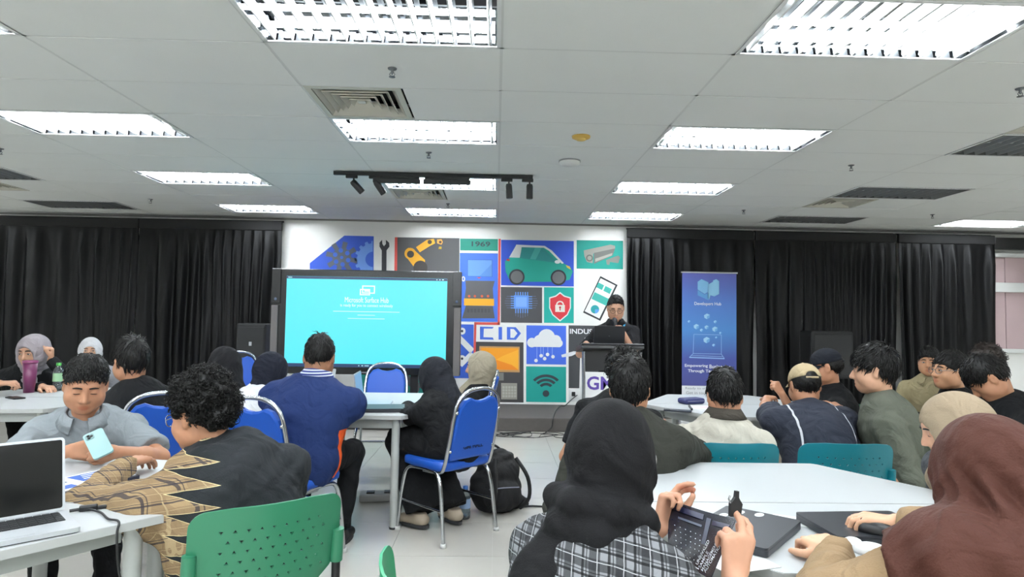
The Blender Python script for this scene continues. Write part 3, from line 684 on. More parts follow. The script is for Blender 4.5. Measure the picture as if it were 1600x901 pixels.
MB().tube([(cxx, .03, .09), (cxx, .012, bz)], .008, 8).build('pole', dark_metal, bn)
def ban_poly(name, pts, rgb, l=1): return flat_maker(bn, by-.003)(name, pts, rgb, l)
for nm, pts, col in (('logo_block', [(1090, 440), (1096, 436), (1107, 441), (1107, 455), (1101, 459), (1090, 452)], (128, 186, 226)), ('logo_block', [(1090, 453), (1101, 460), (1107, 457), (1107, 469), (1090, 461)], (96, 158, 216)), ('logo_block', [(1107, 444), (1114, 440), (1114, 438), (1119, 436), (1123.5, 439), (1123.5, 459), (1116, 463), (1110, 461), (1108, 468), (1105, 464)], (146, 202, 236))): ban_poly(nm, pts, col)
wall_text(bn, 'Developers Hub', 1106, 475, 6.5, 42, (236, 240, 246), by-.004, 'banner_lettering', .012)
wall_text(bn, 'Empowering', 1088, 571.5, 6, 36, (236, 238, 246), by-.004, 'banner_lettering', .015); wall_text(bn, 'Businesses', 1125, 572.5, 6, 33, (236, 238, 246), by-.004, 'banner_lettering', .015); wall_text(bn, 'Through Technology', 1106, 580, 6, 62, (236, 238, 246), by-.004, 'banner_lettering', .015)
wall_text(bn, 'Ready to start something', 1106, 607, 4.5, 70, (150, 152, 160), by-.004, 'banner_lettering'); wall_text(bn, 'Get in touch with us', 1102, 613.5, 4.5, 60, (150, 152, 160), by-.004, 'banner_lettering')
for x, y, s in ((1104.5, 494, 4.5), (1076.5, 502, 2), (1117.5, 502.5, 2.4), (1088, 510, 4.2), (1104, 511, 3.2), (1117, 514, 4.2), (1096, 515.5, 2.4), (1125.5, 520, 1.8), (1104, 531, 5), (1115, 539, 2.2), (1119, 527, 1.6)):
    ban_poly('cube_print', [(x-s, y-s*.4), (x, y-s), (x+s, y-s*.5), (x+s*.9, y+s*.5), (x, y+s), (x-s*.9, y+s*.5)], (166, 210, 238)); ban_poly('cube_print', [(x, y), (x+s, y-s*.5), (x+s*.9, y+s*.5), (x, y+s)], (112, 172, 222), 2)
def ban_line(x0, y0, x1, y1, t=.7):
    d = Vector((x1-x0, y1-y0)); n = Vector((-d.y, d.x)).normalized()*t/2; ban_poly('laptop_print', [(x0+n.x, y0+n.y), (x1+n.x, y1+n.y), (x1-n.x, y1-n.y), (x0-n.x, y0-n.y)], (150, 190, 232))
for L in ((1084, 522, 1127, 523), (1084, 522, 1083, 552), (1127, 523, 1127, 553), (1083, 552, 1127, 553), (1083, 552, 1077, 558), (1127, 553, 1132, 560), (1077, 558, 1132, 560, 1.6), (1080, 555, 1130, 557)): ban_line(*L)

# -- lectern
lc = empty('lectern', 'lectern with black top, chrome legs and a white front panel', 'lectern', None, (1.08, 6.0, 0))
top = MB().box((0, 0, 0), (.58, .40, .05), bev=.006, M=Matrix.Rotation(-.14, 3, 'X')); top.build('top', black_pl, lc).location = (0, 0, 1.115)
MB().tube([(-.29, -.20, 1.155), (.29, -.20, 1.155)], .009, 8).build('edge_rail', dark_metal, lc)
MB().box((0, -.02, 1.0), (.50, .02, .20)).build('modesty_panel', black_pl, lc)
pn = MB().box((0.0, -.05, .56), (.50, .012, .66), bev=.003).build('front_panel', white_pl, lc)
for s in (-1, 1):
    MB().tube(bend([(s*.265, -.16, 1.09), (s*.255, -.12, .80), (s*.25, -.08, .4), (s*.25, -.06, .03)], 4), .016, 10).build('leg', chrome, lc); MB().tube([(s*.25, -.22, .016), (s*.25, .22, .016)], .016, 8).build('foot_bar', chrome, lc)
me = text_mesh('GMI', .17, .001, 'LEFT', .004); o = obj('lettering', me, mat('purple_ink', (84, 60, 150), .5), pn); o.location = (-.22, -.058, .78); o.rotation_euler = (PI/2, 0, 0)
MB().prism(disc(.085, .875, .02, 16), 0, .002, Matrix.Translation((0, -.057, 0)) @ Matrix.Rotation(PI/2, 4, 'X')).build('red_dot', mat('red_ink', (214, 60, 80), .5), pn)

# -- laptops and small things
def laptop(label, loc, rz, col, mname, open_=None, w_=.32, d_=.22, base_t=.016, keys=False, scrm=None, name='laptop'):
    """origin at the middle of its base; the hinge is at +y, the lid opens by open_ degrees"""
    m = mat(mname, col, .35, metal=.3); l = empty(name, label, 'laptop', None, loc, rz)
    M0 = Matrix.Identity(4)
    MB().prism(rrect(w_, d_, .012, 4), .003, base_t).build('base', m, l)
    MB().prism(rrect(w_*.96, d_*.94, .012, 4), 0, .003).build('underside', black_pl, l)
    if open_ is None:
        MB().prism(rrect(w_, d_, .012, 4), base_t+.001, base_t+.008).build('lid', m, l)
    else:
        a = math.radians(open_); M = Matrix.Translation((0, d_/2-.004, base_t)) @ Matrix.Rotation(-a, 4, 'X') @ Matrix.Translation((0, -d_/2, 0))
        ld = MB().prism(rrect(w_, d_, .012, 4), -.004, .003, M).build('lid', m, l)
        # screen faces the keyboard side when closed (-z), so it shows forward when opened
        MB().prism(rrect(w_*.955, d_*.93, .006, 3), -.0052, -.004, M).build('display', scrm or mat('screen_off', (9, 10, 12), .08), ld)
        if keys:
            kb = MB().prism(rrect(w_*.88, d_*.46, .004, 2, 0, d_*.16), base_t, base_t+.0006).build('keyboard', mat('key_well', (40, 42, 45), .6), l)
            km = mat('keycap', (24, 25, 27), .55)
            for r in range(5):
                for c in range(13):
                    MB().box((-w_*.40+c*w_*.80/12, d_*.345-r*d_*.092, base_t+.0016), (w_*.80/12-.0028, d_*.092-.003, .002)).build('key', km, kb)
            MB().prism(rrect(w_*.34, d_*.30, .004, 2, 0, -d_*.28), base_t, base_t+.0005).build('touchpad', mat('pad', (176, 180, 184), .3), l)
    return l
TZ = .7405
silver = (186, 190, 194)
p = at(28, 800, z=.74)
laptop('silver open laptop with a dark screen at the left front edge', (-1.385, 1.862, TZ), math.radians(44), silver, 'laptop_silver', 104, .32, .225, keys=True)
laptop('black closed laptop with a printed flyer on it, before the boy in grey', (-1.50, 2.38, TZ), math.radians(62), (44, 46, 60), 'laptop_navy', None, .30, .21, .014)
fl = empty('flyer', 'blue and white printed flyer lying on the closed laptop', 'flyer', None, (-1.50, 2.385, TZ+.0225), math.radians(64))
MB().box((0, 0, .0006), (.27, .19, .0012)).build('paper', mat('paper_white', (226, 228, 230), .6), fl)
for x, y, w2, h2, col in ((.055, .03, .14, .10, (52, 92, 170)), (-.085, .04, .07, .06, (70, 84, 110)), (.05, -.06, .15, .03, (40, 48, 66)), (-.09, -.05, .06, .05, (120, 136, 170))): MB().box((x, y, .0015), (w2, h2, .0008)).build('print_block', mat('print_%d' % col[2], col, .6), fl)
for k in range(3): MB().box((.055, .01+.025*k, .0023), (.10-.02*k, .008, .0006)).build('print_line', mat('paper_white', (226, 228, 230), .6), fl)
cab = mat('cable_black', (14, 14, 16), .5)
MB().tube(bend([(-1.30, 2.09, TZ+.008), (-1.24, 2.06, TZ+.006), (-1.18, 2.0, TZ+.005), (-1.13, 1.97, TZ+.006), (-1.125, 1.955, TZ-.03), (-1.11, 1.95, .60), (-1.08, 1.98, .42), (-1.12, 2.05, .2), (-1.2, 2.2, .012)], 6), .0035, 8).build('power_cable', cab, None, 'black charger cable hanging off the edge of the left table', 'cable')
pg = empty('usb_plug', 'small black plug lying beside the silver laptop', 'plug', None, (-1.30, 2.095, TZ), .5); MB().box((0, 0, .009), (.05, .02, .018), bev=.004).build('plug_body', black_pl, pg); MB().box((.035, .004, .006), (.03, .014, .012), bev=.003).build('plug_tip', black_pl, pg); MB().tube([(-.05, 0, .006), (-.02, 0, .008)], .005, 8).build('sleeve', black_pl, pg)

# right front table
dl = (50, 53, 58)
L1 = laptop('dark grey closed laptop with white stickers, next to the brochure', (.765, 1.925, TZ), math.radians(49), dl, 'laptop_dark', None, .33, .235, .019)
for x, y, s in ((.05, .085, .022), (.085, .07, .016), (.115, .055, .022), (.13, -.0, .024)): MB().prism(disc(x, y, s, 14, s*.55), .0275, .0283).build('sticker', mat('sticker_white', (206, 212, 214), .4), L1)
L2 = laptop('dark grey closed laptop under the hands of the woman in brown', (1.155, 1.955, TZ), math.radians(4), dl, 'laptop_dark', None, .33, .235, .019)
MB().prism(disc(.05, .0, .03, 14, .012), .0275, .0283).build('sticker', mat('sticker_white', (206, 212, 214), .4), L2)
pa = mat('paper_white', (226, 228, 230), .6)
MB().box((.975, 2.05, TZ+.0008), (.13, .10, .0012), -.45).build('paper_sheet', pa, None, 'loose white paper sheet lying behind the stickered laptop', 'paper')
MB().box((.66, 1.70, TZ+.0008), (.17, .12, .0012), .3).build('paper_sheet', pa, None, 'white paper sheet under the hand holding the brochure', 'paper')
ms = empty('computer_mouse', 'black computer mouse on the laptop by the hands', 'mouse', None, (1.13, 1.87, TZ+.027), .9); b = MB(); n = 16
def dome(b, rx, ry, hgt, n=18, c=(0, 0, 0)):
    prof = [(1, 0), (1, .25), (.93, .55), (.75, .82), (.45, .96), (.01, 1)]; vs = []
    for r, z in prof: vs += [(c[0]+rx*r*math.cos(2*PI*j/n), c[1]+ry*r*math.sin(2*PI*j/n), c[2]+hgt*z) for j in range(n)]
    return b.add(vs, [(i*n+j, i*n+(j+1) % n, (i+1)*n+(j+1) % n, (i+1)*n+j) for i in range(5) for j in range(n)]+[tuple(range(n))[::-1]], True)
dome(b, .031, .055, .034).build('shell', black_pl, ms); MB().tube([(-.003, .03, .030), (.003, .03, .030)], .007, 8).build('wheel', dark_metal, ms)
wc = empty('white_case', 'small rounded white plastic case beside the mouse', 'case', None, (1.06, 1.77, TZ), -.5); dome(MB(), .045, .03, .03).build('shell', white_pl, wc); dome(MB(), .028, .022, .032, c=(-.045, .02, 0)).build('lid', white_pl, wc)

# far right table
def phone(label, loc, rz, col, mn, w_=.075, l_=.155, name='phone', rot=None):
    ph = empty(name, label, 'phone', None, loc, rz) if rot is None else empty(name, label, 'phone', None, loc, 0, rot=rot)
    MB().prism(rrect(w_, l_, .012, 4), .0, .0085).build('case', mat(mn, col, .35), ph)
    MB().prism(rrect(w_*.93, l_*.95, .010, 4), -.0006, .0).build('display', mat('screen_off', (9, 10, 12), .08), ph)
    MB().prism(rrect(w_*.42, l_*.2, .008, 4, -w_*.2, l_*.34), .0085, .0105).build('camera_bump', mat(mn+'_bump', tuple(int(v*.8) for v in col), .3), ph)
    for dx, dy in ((-.26, .38), (-.26, .29), (-.12, .335)): MB().lathe([(.006, .0105), (.006, .0118), (.001, .0119)], (w_*dx, l_*dy, 0), 10).build('lens', mat('lens_black', (12, 12, 16), .1), ph)
    return ph
p = at(1059, 641, z=.745); phone('dark phone lying at the left corner of the table below the banner', (p.x, p.y, TZ), 1.2, (40, 44, 54), 'phone_dark', .09, .19)
p = at(1080, 628, z=.75); w_ = empty('wallet', 'navy blue zip pouch on the table below the banner', 'pouch', None, (p.x, p.y, TZ), .4); MB().box((0, 0, .022), (.19, .11, .044), bev=.016).build('pouch', mat('navy_pouch', (38, 44, 92), .6, bump=.3, bscale=80), w_); MB().tube([(-.08, -.056, .024), (.08, -.056, .024)], .003, 6).build('zip', mat('zip', (150, 150, 170), .3, metal=.7), w_)
p = at(1112, 638, z=.745); bk = empty('booklet', 'light booklet lying before the boy in the cream shirt', 'booklet', None, (p.x, p.y, TZ), -.2); MB().box((0, 0, .005), (.30, .20, .01)).build('pages', pa, bk); MB().box((-.15, 0, .006), (.012, .202, .014)).build('spine', black_pl, bk); MB().box((.02, .02, .0105), (.2, .1, .001)).build('print_block', mat('print_pink', (206, 186, 190), .6), bk)
p = at(1070, 668, z=.6); MB().tube(bend([(p.x, p.y, .62), (p.x+.12, p.y-.05, .60), (p.x+.25, p.y-.08, .61)], 5), .006, 8).build('white_cable', white_pl, None, 'white cable sagging under the table below the banner', 'cable')

# left far table: cup, bottle, phone
p = at(45, 612, z=.745); cup = empty('tumbler', 'tall purple tumbler in front of the woman in lilac hijab', 'cup', None, (p.x, p.y, TZ)); MB().lathe([(.001, 0), (.036, 0), (.042, .10), (.050, .235), (.048, .235), (.040, .10), (.033, .01)], n=24).build('cup_body', mat('purple_plastic', (112, 44, 86), .3, trans=.15), cup); MB().lathe([(.052, .23), (.053, .245), (.046, .25), (.001, .25)], n=24).build('lid', mat('purple_lid', (124, 56, 96), .35), cup)
def bottle(label, loc, capc, mn, sc=1.):
    b = empty('water_bottle', label, 'bottle', None, loc); m = mat('bottle_plastic', (226, 236, 240), .08, trans=.92, spec=.5)
    MB().lathe([(.001, 0), (.028*sc, .002), (.032*sc, .01), (.032*sc, .05), (.029*sc, .06), (.032*sc, .07), (.032*sc, .09), (.029*sc, .10), (.032*sc, .11), (.032*sc, .15), (.028*sc, .17), (.014*sc, .195), (.013*sc, .205)], n=20).build('bottle_body', m, b)
    MB().lathe([(.0325*sc, .075), (.0327*sc, .09), (.0327*sc, .13), (.0325*sc, .14)], n=20).build('label_band', mat(mn, tuple(int(c*.45+120) for c in capc), .5), b)
    MB().lathe([(.0155*sc, .20), (.0155*sc, .222), (.001, .223)], n=16).build('cap', mat(mn+'_cap', capc, .4), b)
    MB().lathe([(.001, .004), (.030*sc, .01), (.030*sc, .11), (.001, .111)], n=16).build('water', mat('water', (205, 222, 228), .03, trans=.95), b)
    return b
p = at(90, 609, z=.745); bottle('clear water bottle with green cap on the far left table', (p.x, p.y, TZ), (70, 160, 70), 'green', 1.15)
p = at(24, 621, z=.745); phone('black phone lying on the far left table under a hand', (p.x, p.y, TZ), 1.0, (24, 25, 28), 'phone_black')
# middle table: laptops
laptop('slim silver laptop standing open, seen from its side, before the man in navy', (-.86, 4.62, TZ), math.radians(94), (178, 186, 196), 'laptop_steel', 98, .32, .22, .014, scrm=glow('laptop_blue', (130, 190, 235), .7))
laptop('dark closed laptop between the man in navy and the woman in black', (-.78, 4.36, TZ), math.radians(8), (40, 42, 48), 'laptop_black', None, .33, .23, .018)
p = at(385, 596, z=.9); laptop('white open laptop behind the woman in white', (-1.45, 4.98, TZ), math.radians(-120), (214, 218, 222), 'laptop_white', 100, .30, .21, .014)
lp = laptop('black laptop on the lectern, its lid towards the room', (1.06, 5.98, 1.145), PI, (30, 31, 34), 'laptop_lectern', 104, .29, .17, .016)
MB().prism(disc(0, 0, .016, 14), 0, .002, Matrix.Translation((0, .098, .10)) @ Matrix.Rotation(-PI/2+.17, 4, 'X')).build('lid_badge', mat('badge_dark', (70, 72, 76), .3), lp)
# backpack and bottle on the floor
bp = empty('backpack', 'black backpack slumped on the floor behind the blue chair', 'backpack', None, (.02, 4.62, 0), .35)
BPM = mat('backpack_fabric', (17, 17, 19), .8, bump=.3, bscale=90)
bottle('clear water bottle with blue cap on the floor under the blue chair', (-.19, 4.42, 0), (52, 112, 190), 'bluecap', 1.15)
# floor box with cables below the table, cables by the stage
fb = empty('floor_box', 'flat grey power strip and cables on the floor under the middle table', 'power strip', None, (-.72, 4.86, 0), .15)
MB().box((0, 0, .03), (.56, .13, .055), bev=.01).build('case', mat('strip_grey', (150, 150, 148), .5), fb)
for k in range(4): MB().box((-.2+.13*k, 0, .062), (.06, .06, .012), bev=.004).build('socket', black_pl, fb)
rr = random.Random(4)
for k, lab in enumerate(('thin black cable loop lying on the floor by the stage, leftmost', 'tangled thin black cable on the floor before the stage', 'thin black cable trailing along the stage foot', 'thin black cable curled on the floor before the stage, nearest')):
    P_ = [( .05+.22*k+rr.uniform(-.1, .1)+.22*math.cos(j*1.1+k)*(1 if j < 7 else 1.6), 7.50+.14*math.sin(j*1.3+k*2)-.03*k, .006+.004*k+.012*(j % 3)) for j in range(9)]
    MB().tube(bend(P_, 5), .0045, 6).build('loose_cable', cab, None, lab, 'cable', 'loose cables by the stage')
P_ = [at(902, 617, y=WY-.03), at(893, 624, y=8.95), Vector((.98, 8.85, .176)), at(876, 634, z=.176), at(868, 642, z=.176), Vector((at(864, 651, y=7.79).x, 7.785, .16)), Vector((at(862, 660, y=7.78).x, 7.775, .06)), Vector((.62, 7.70, .008))]
MB().tube(bend(P_, 5), .006, 6).build('socket_cable', cab, None, 'black cable running from the wall socket over the stage edge', 'cable')
MB().tube(bend([(.2, 4.66, .012), (.32, 4.70, .008), (.5, 4.60, .008), (.62, 4.2, .008), (.8, 3.6, .008)], 5), .007, 8).build('floor_cable', cab, None, 'black cable on the floor running right from the backpack', 'cable')

# -- chairs
blue_chair('blue banquet chair with chrome frame in the aisle, under the woman in black', (-.30, 4.19), 135)
blue_chair('blue banquet chair under the big man in navy', (-1.16, 3.66), 68)
blue_chair('empty blue banquet chair facing us across the table below the screen', (-1.0, 5.72), -86, False)
blue_chair('blue banquet chair of the man in black at the far left table', (-1.96, 3.80), 118)
blue_chair('blue banquet chair under the woman in the beige hijab', (-.28, 5.32), 176, False)
blue_chair('empty blue banquet chair far behind, left of the screen', (-2.83, 7.2), -60, False)
GREEN, TEALC, GR2 = (44, 116, 86), (0, 108, 122), (16, 84, 54)
green_chair('green pierced plastic chair of the boy in the plaid-sleeved hoodie', (-.80, 2.16), 125, GREEN, 'plastic_green')
green_chair('green plastic chair whose back tip shows at the bottom edge', (.0, 1.52), 20, (34, 146, 100), 'plastic_bright_green')
green_chair('teal pierced plastic chair of the boy in the cream shirt', (1.14, 3.22), 90, TEALC, 'plastic_teal')
green_chair('teal pierced plastic chair of the boy in the beige cap', (1.71, 3.24), 88, TEALC, 'plastic_teal')
green_chair('dark green plastic chair under the man in the grey-green sweater', (2.16, 3.42), 168, (26, 140, 84), 'plastic_mid_green')
green_chair('dark green plastic chair under the man in the black cap', (2.36, 4.36), 178, GR2, 'plastic_dark_green')
# ---------------------------------------------------------------- people: implicit surfaces meshed with surface nets
V3 = lambda *a: np.array(a, float)
def nrm(v):
    v = np.asarray(v, float); l = np.linalg.norm(v); return v/l if l > 1e-9 else v
def rotm(yaw=0, pitch=0, roll=0):
    """columns: right, forward, up of a head; pitch>0 looks down, yaw>0 turns to its own left, roll>0 tips to its right"""
    y, p, r = (math.radians(a) for a in (yaw, pitch, roll))
    return np.array(Matrix.Rotation(y, 3, 'Z') @ Matrix.Rotation(-p, 3, 'X') @ Matrix.Rotation(r, 3, 'Y'))
class Field:
    def __init__(s, lo, hi, h):
        s.lo = np.asarray(lo, float); s.h = h; s.n = np.ceil((np.asarray(hi)-s.lo)/h).astype(int)+1
        s.D = np.full(s.n, .5, np.float32); s.ax = [(s.lo[i]+h*np.arange(s.n[i])).astype(np.float32) for i in range(3)]
    def sub(s, lo, hi):
        a = np.clip(np.floor((np.asarray(lo)-s.lo)/s.h).astype(int), 0, s.n); b = np.clip(np.ceil((np.asarray(hi)-s.lo)/s.h).astype(int)+1, 0, s.n)
        if np.any(b <= a): return None
        sl = tuple(slice(a[i], b[i]) for i in range(3))
        X, Y, Z = s.ax[0][sl[0]][:, None, None], s.ax[1][sl[1]][None, :, None], s.ax[2][sl[2]][None, None, :]
        return sl, X, Y, Z
    def _merge(s, sl, d, k, neg=False):
        D = s.D[sl]
        if neg:
            d = -d; h = np.maximum(k-np.abs(D-d), 0)/max(k, 1e-6); s.D[sl] = np.maximum(D, d)+h*h*k*.25
        else:
            h = np.maximum(k-np.abs(D-d), 0)/max(k, 1e-6); s.D[sl] = np.minimum(D, d)-h*h*k*.25
    def cone(s, a, b, ra, rb, k=.02, cut=False, neg=False, flat=None):
        a = np.asarray(a, float); b = np.asarray(b, float); m = k+s.h*2; R = max(ra, rb)
        r = s.sub(np.minimum(a-R, b-R)-m, np.maximum(a+R, b+R)+m)
        if r is None: return s
        sl, X, Y, Z = r; v = b-a; L2 = max(float(v@v), 1e-9)
        px, py, pz = X-a[0], Y-a[1], Z-a[2]
        t0 = (px*v[0]+py*v[1]+pz*v[2])/L2; t = np.clip(t0, 0, 1)
        qx, qy, qz = px-t*v[0], py-t*v[1], pz-t*v[2]
        if flat is not None:     # squash along a direction: (dir, factor)
            fd, ff = flat; dd = qx*fd[0]+qy*fd[1]+qz*fd[2]; g = dd*(1/ff-1); qx = qx+g*fd[0]; qy = qy+g*fd[1]; qz = qz+g*fd[2]
        d = np.sqrt(qx*qx+qy*qy+qz*qz)-(ra+(rb-ra)*t)
        if cut: d = np.maximum(d, (t0-1)*math.sqrt(L2))
        s._merge(sl, d, k, neg); return s
    def ell(s, c, r, R=None, k=.02, neg=False):
        c = np.asarray(c, float); r = np.asarray(r, float); m = k+s.h*2; e = max(r) if R is not None else r
        q = s.sub(c-e-m, c+e+m)
        if q is None: return s
        sl, X, Y, Z = q; x, y, z = X-c[0], Y-c[1], Z-c[2]
        if R is not None: x, y, z = (R[0, i]*x+R[1, i]*y+R[2, i]*z for i in range(3))
        k0 = np.sqrt((x/r[0])**2+(y/r[1])**2+(z/r[2])**2); k1 = np.sqrt((x/r[0]**2)**2+(y/r[1]**2)**2+(z/r[2]**2)**2)+1e-6
        s._merge(sl, k0*(k0-1)/k1, k, neg); return s
    def chain(s, pts, rs, k=.02, flat=None):
        for i in range(len(pts)-1): s.cone(pts[i], pts[i+1], rs[i] if isinstance(rs, (list, tuple)) else rs, rs[i+1] if isinstance(rs, (list, tuple)) else rs, k, flat=flat)
        return s
    def plane(s, p, n, k=.004):
        """keep the side the normal points away from"""
        n = nrm(n); X, Y, Z = s.ax[0][:, None, None], s.ax[1][None, :, None], s.ax[2][None, None, :]
        d = (X-p[0])*n[0]+(Y-p[1])*n[1]+(Z-p[2])*n[2]; s.D = np.maximum(s.D, d.astype(np.float32)); return s
    def disp(s, fn, band=.03):
        I = np.nonzero(np.abs(s.D) < band); P = np.stack([s.ax[i][I[i]] for i in range(3)], 1); s.D[I] += fn(P).astype(np.float32); return s
    def mesh(s, name, smooth=1):
        D = s.D; n = s.n; D[[0, -1]] = .5; D[:, [0, -1]] = .5; D[:, :, [0, -1]] = .5
        ins = D < 0
        c = np.zeros(n-1, np.int8)
        for i in (0, 1):
            for j in (0, 1):
                for k in (0, 1): c += ins[i:n[0]-1+i, j:n[1]-1+j, k:n[2]-1+k]
        act = (c > 0) & (c < 8); I = np.argwhere(act); idx = np.full(n-1, -1, np.int32); idx[act] = np.arange(len(I))
        acc = np.zeros((len(I), 3)); cnt = np.zeros(len(I)); corners = [(i, j, k) for i in (0, 1) for j in (0, 1) for k in (0, 1)]
        vals = {q: D[I[:, 0]+q[0], I[:, 1]+q[1], I[:, 2]+q[2]].astype(float) for q in corners}
        for q in corners:
            for a in range(3):
                if q[a]: continue
                q2 = list(q); q2[a] = 1; q2 = tuple(q2); va, vb = vals[q], vals[q2]; x = (va < 0) != (vb < 0)
                t = np.where(x, va/np.where(x, va-vb, 1), 0); p = np.tile(np.array(q, float), (len(I), 1)); p[:, a] += t
                acc[x] += p[x]; cnt[x] += 1
        V = s.lo+(I+acc/cnt[:, None])*s.h
        quads = []
        for a in range(3):
            b, cc = (a+1) % 3, (a+2) % 3
            sl0 = [slice(1, -1)]*3; sl0[a] = slice(0, -1); A = ins[tuple(sl0)]; sl1 = list(sl0); sl1[a] = slice(1, None); B = ins[tuple(sl1)]
            E = np.argwhere(A != B); off = np.array([1, 1, 1]); off[a] = 0; G = E+off; flip = A[tuple(E.T)]
            def cell(db, dc):
                q = G.copy(); q[:, b] += db; q[:, cc] += dc; return idx[q[:, 0], q[:, 1], q[:, 2]]
            Q = np.stack([cell(-1, -1), cell(0, -1), cell(0, 0), cell(-1, 0)], 1); Q[~flip] = Q[~flip][:, ::-1]; quads.append(Q)
        Q = np.concatenate(quads)
        for _ in range(smooth):
            S = np.zeros_like(V); N = np.zeros(len(V))
            for i in range(4):
                np.add.at(S, Q[:, i], V[Q[:, (i+1) % 4]]+V[Q[:, (i+3) % 4]]); np.add.at(N, Q[:, i], 2)
            V = V*.5+.5*S/np.maximum(N, 1)[:, None]
        me = bpy.data.meshes.new(name); me.vertices.add(len(V)); me.vertices.foreach_set('co', V.astype(np.float32).ravel())
        me.loops.add(len(Q)*4); me.loops.foreach_set('vertex_index', Q.astype(np.int32).ravel())
        me.polygons.add(len(Q)); me.polygons.foreach_set('loop_start', np.arange(0, len(Q)*4, 4, dtype=np.int32))
        me.polygons.foreach_set('use_smooth', np.ones(len(Q), bool)); me.update(calc_edges=True); s.V = V
        return me
def wav(P, k, ph=0.): return np.sin(P@np.asarray(k, float)+ph)
def wrinkle(amp, sc=1., seed=0, d=(0, 0, 1)):
    """soft cloth folds"""
    r = np.random.RandomState(seed); A = [nrm(r.randn(3))*f*sc for f in (11, 19, 31, 48)]; B = [nrm(r.randn(3))*f*sc for f in (8, 15, 24, 36)]; ph = r.rand(8)*6
    def f(P):
        w = sum((np.abs(wav(P, A[i], ph[i]+1.6*wav(P, B[i], ph[i+4])))-.6)*(.75**i) for i in range(4)); return -w*amp
    return f

SKIN = {}
def skin(tone):
    n = 'skin_%d_%d_%d' % tone
    if n in MATS: return MATS[n]
    m = mat(n, tone, .5, spec=.35); g = NG(m); a = g.n('ShaderNodeAttribute'); a.attribute_name = 'lip'
    c = lin(tone); nz = g.n('ShaderNodeTexNoise'); nz.inputs['Scale'].default_value = 40
    base = g.mix(nz.outputs[0], tuple(v*.93 for v in c), tuple(v*1.06 for v in c)); g.color(g.mix(a.outputs['Fac'], base, (c[0]*.82, c[1]*.60, c[2]*.58)))
    g.b.inputs['Subsurface Weight'].default_value = .06; g.b.inputs['Subsurface Radius'].default_value = (.012, .005, .003); g.b.inputs['Subsurface Scale'].default_value = .5
    return m
T_MID, T_LIGHT, T_DARK = (172, 124, 96), (190, 146, 120), (136, 94, 70)

def ik(S, W, l1, l2, pole):
    """elbow between shoulder S and wrist W"""
    S, W = np.asarray(S, float), np.asarray(W, float); d = W-S; L = np.linalg.norm(d)
    if L > (l1+l2)*.995: W = S+d/L*(l1+l2)*.995; d = W-S; L = np.linalg.norm(d)
    a = (l1*l1-l2*l2+L*L)/(2*L); h = math.sqrt(max(l1*l1-a*a, 0)); u = d/L; p = np.asarray(pole, float); p = p-u*(p@u); return S+u*a+nrm(p)*h, W

def hand(F, W, d, n, pose='relax', side=1, sc=1., fist=None):
    """palm and five fingers on the wrist W; d points to the fingertips, n out of the back of the hand; side +1 right hand, -1 left"""
    d = nrm(d); n = np.asarray(n, float); n = nrm(n-d*(n@d)); x = np.cross(d, n)*side     # x points to the thumb
    curl = {'flat': (6, 8, 6), 'relax': (22, 28, 20), 'grip': (48, 62, 40), 'fist': (72, 88, 60), 'pinch': (24, 34, 16), 'type': (20, 48, 30)}[pose]
    pl = .088*sc; R = .0105*sc
    knk = []
    for i, (o, l, r) in enumerate(((.030, .070, 1.), (.010, .078, 1.02), (-.011, .072, .98), (-.030, .056, .86))):
        b = W+d*(.012*sc)+x*(o*.55*sc); kx = W+d*(pl-(.004, 0, .004, .012)[i]*sc)+x*(o*sc)
        F.cone(b, kx, R*1.25, R*1.2, .010); knk.append((kx, l*sc, r))
    for i, (kx, l, r) in enumerate(knk):
        p = kx; ang = 0; c = list(curl)
        if pose == 'pinch' and i >= 2: c = [70, 75, 40]
        dd = nrm(d+x*(.08-.055*i))
        for j, f in enumerate((.46, .30, .24)):
            ang += math.radians(c[j]); v = dd*math.cos(ang)-n*math.sin(ang); q = p+v*l*f; F.cone(p, q, R*r*(.93-.08*j), R*r*(.86-.09*j), .003); p = q
    t0 = W+d*.022*sc+x*.022*sc-n*.006
    sp = {'flat': .9, 'relax': .62, 'grip': .35, 'fist': .2, 'pinch': .25, 'type': .7}[pose]; dn = {'flat': .1, 'relax': .35, 'grip': .75, 'fist': .8, 'pinch': .75, 'type': .35}[pose]
    v1 = nrm(d*.75+x*sp-n*dn*.6); t1 = t0+v1*.044*sc; v2 = nrm(d*.95+x*sp*.35-n*dn*.6); t2 = t1+v2*.032*sc; t3 = t2+nrm(d*.95-x*(.2 if pose in ('fist', 'grip', 'pinch') else -.1)-n*dn*.5)*.026*sc
    F.cone(t0, t1, R*1.5, R*1.15, .010); F.cone(t1, t2, R*1.12, R*1.02, .004); F.cone(t2, t3, R*1.0, R*.8, .003)
    return x

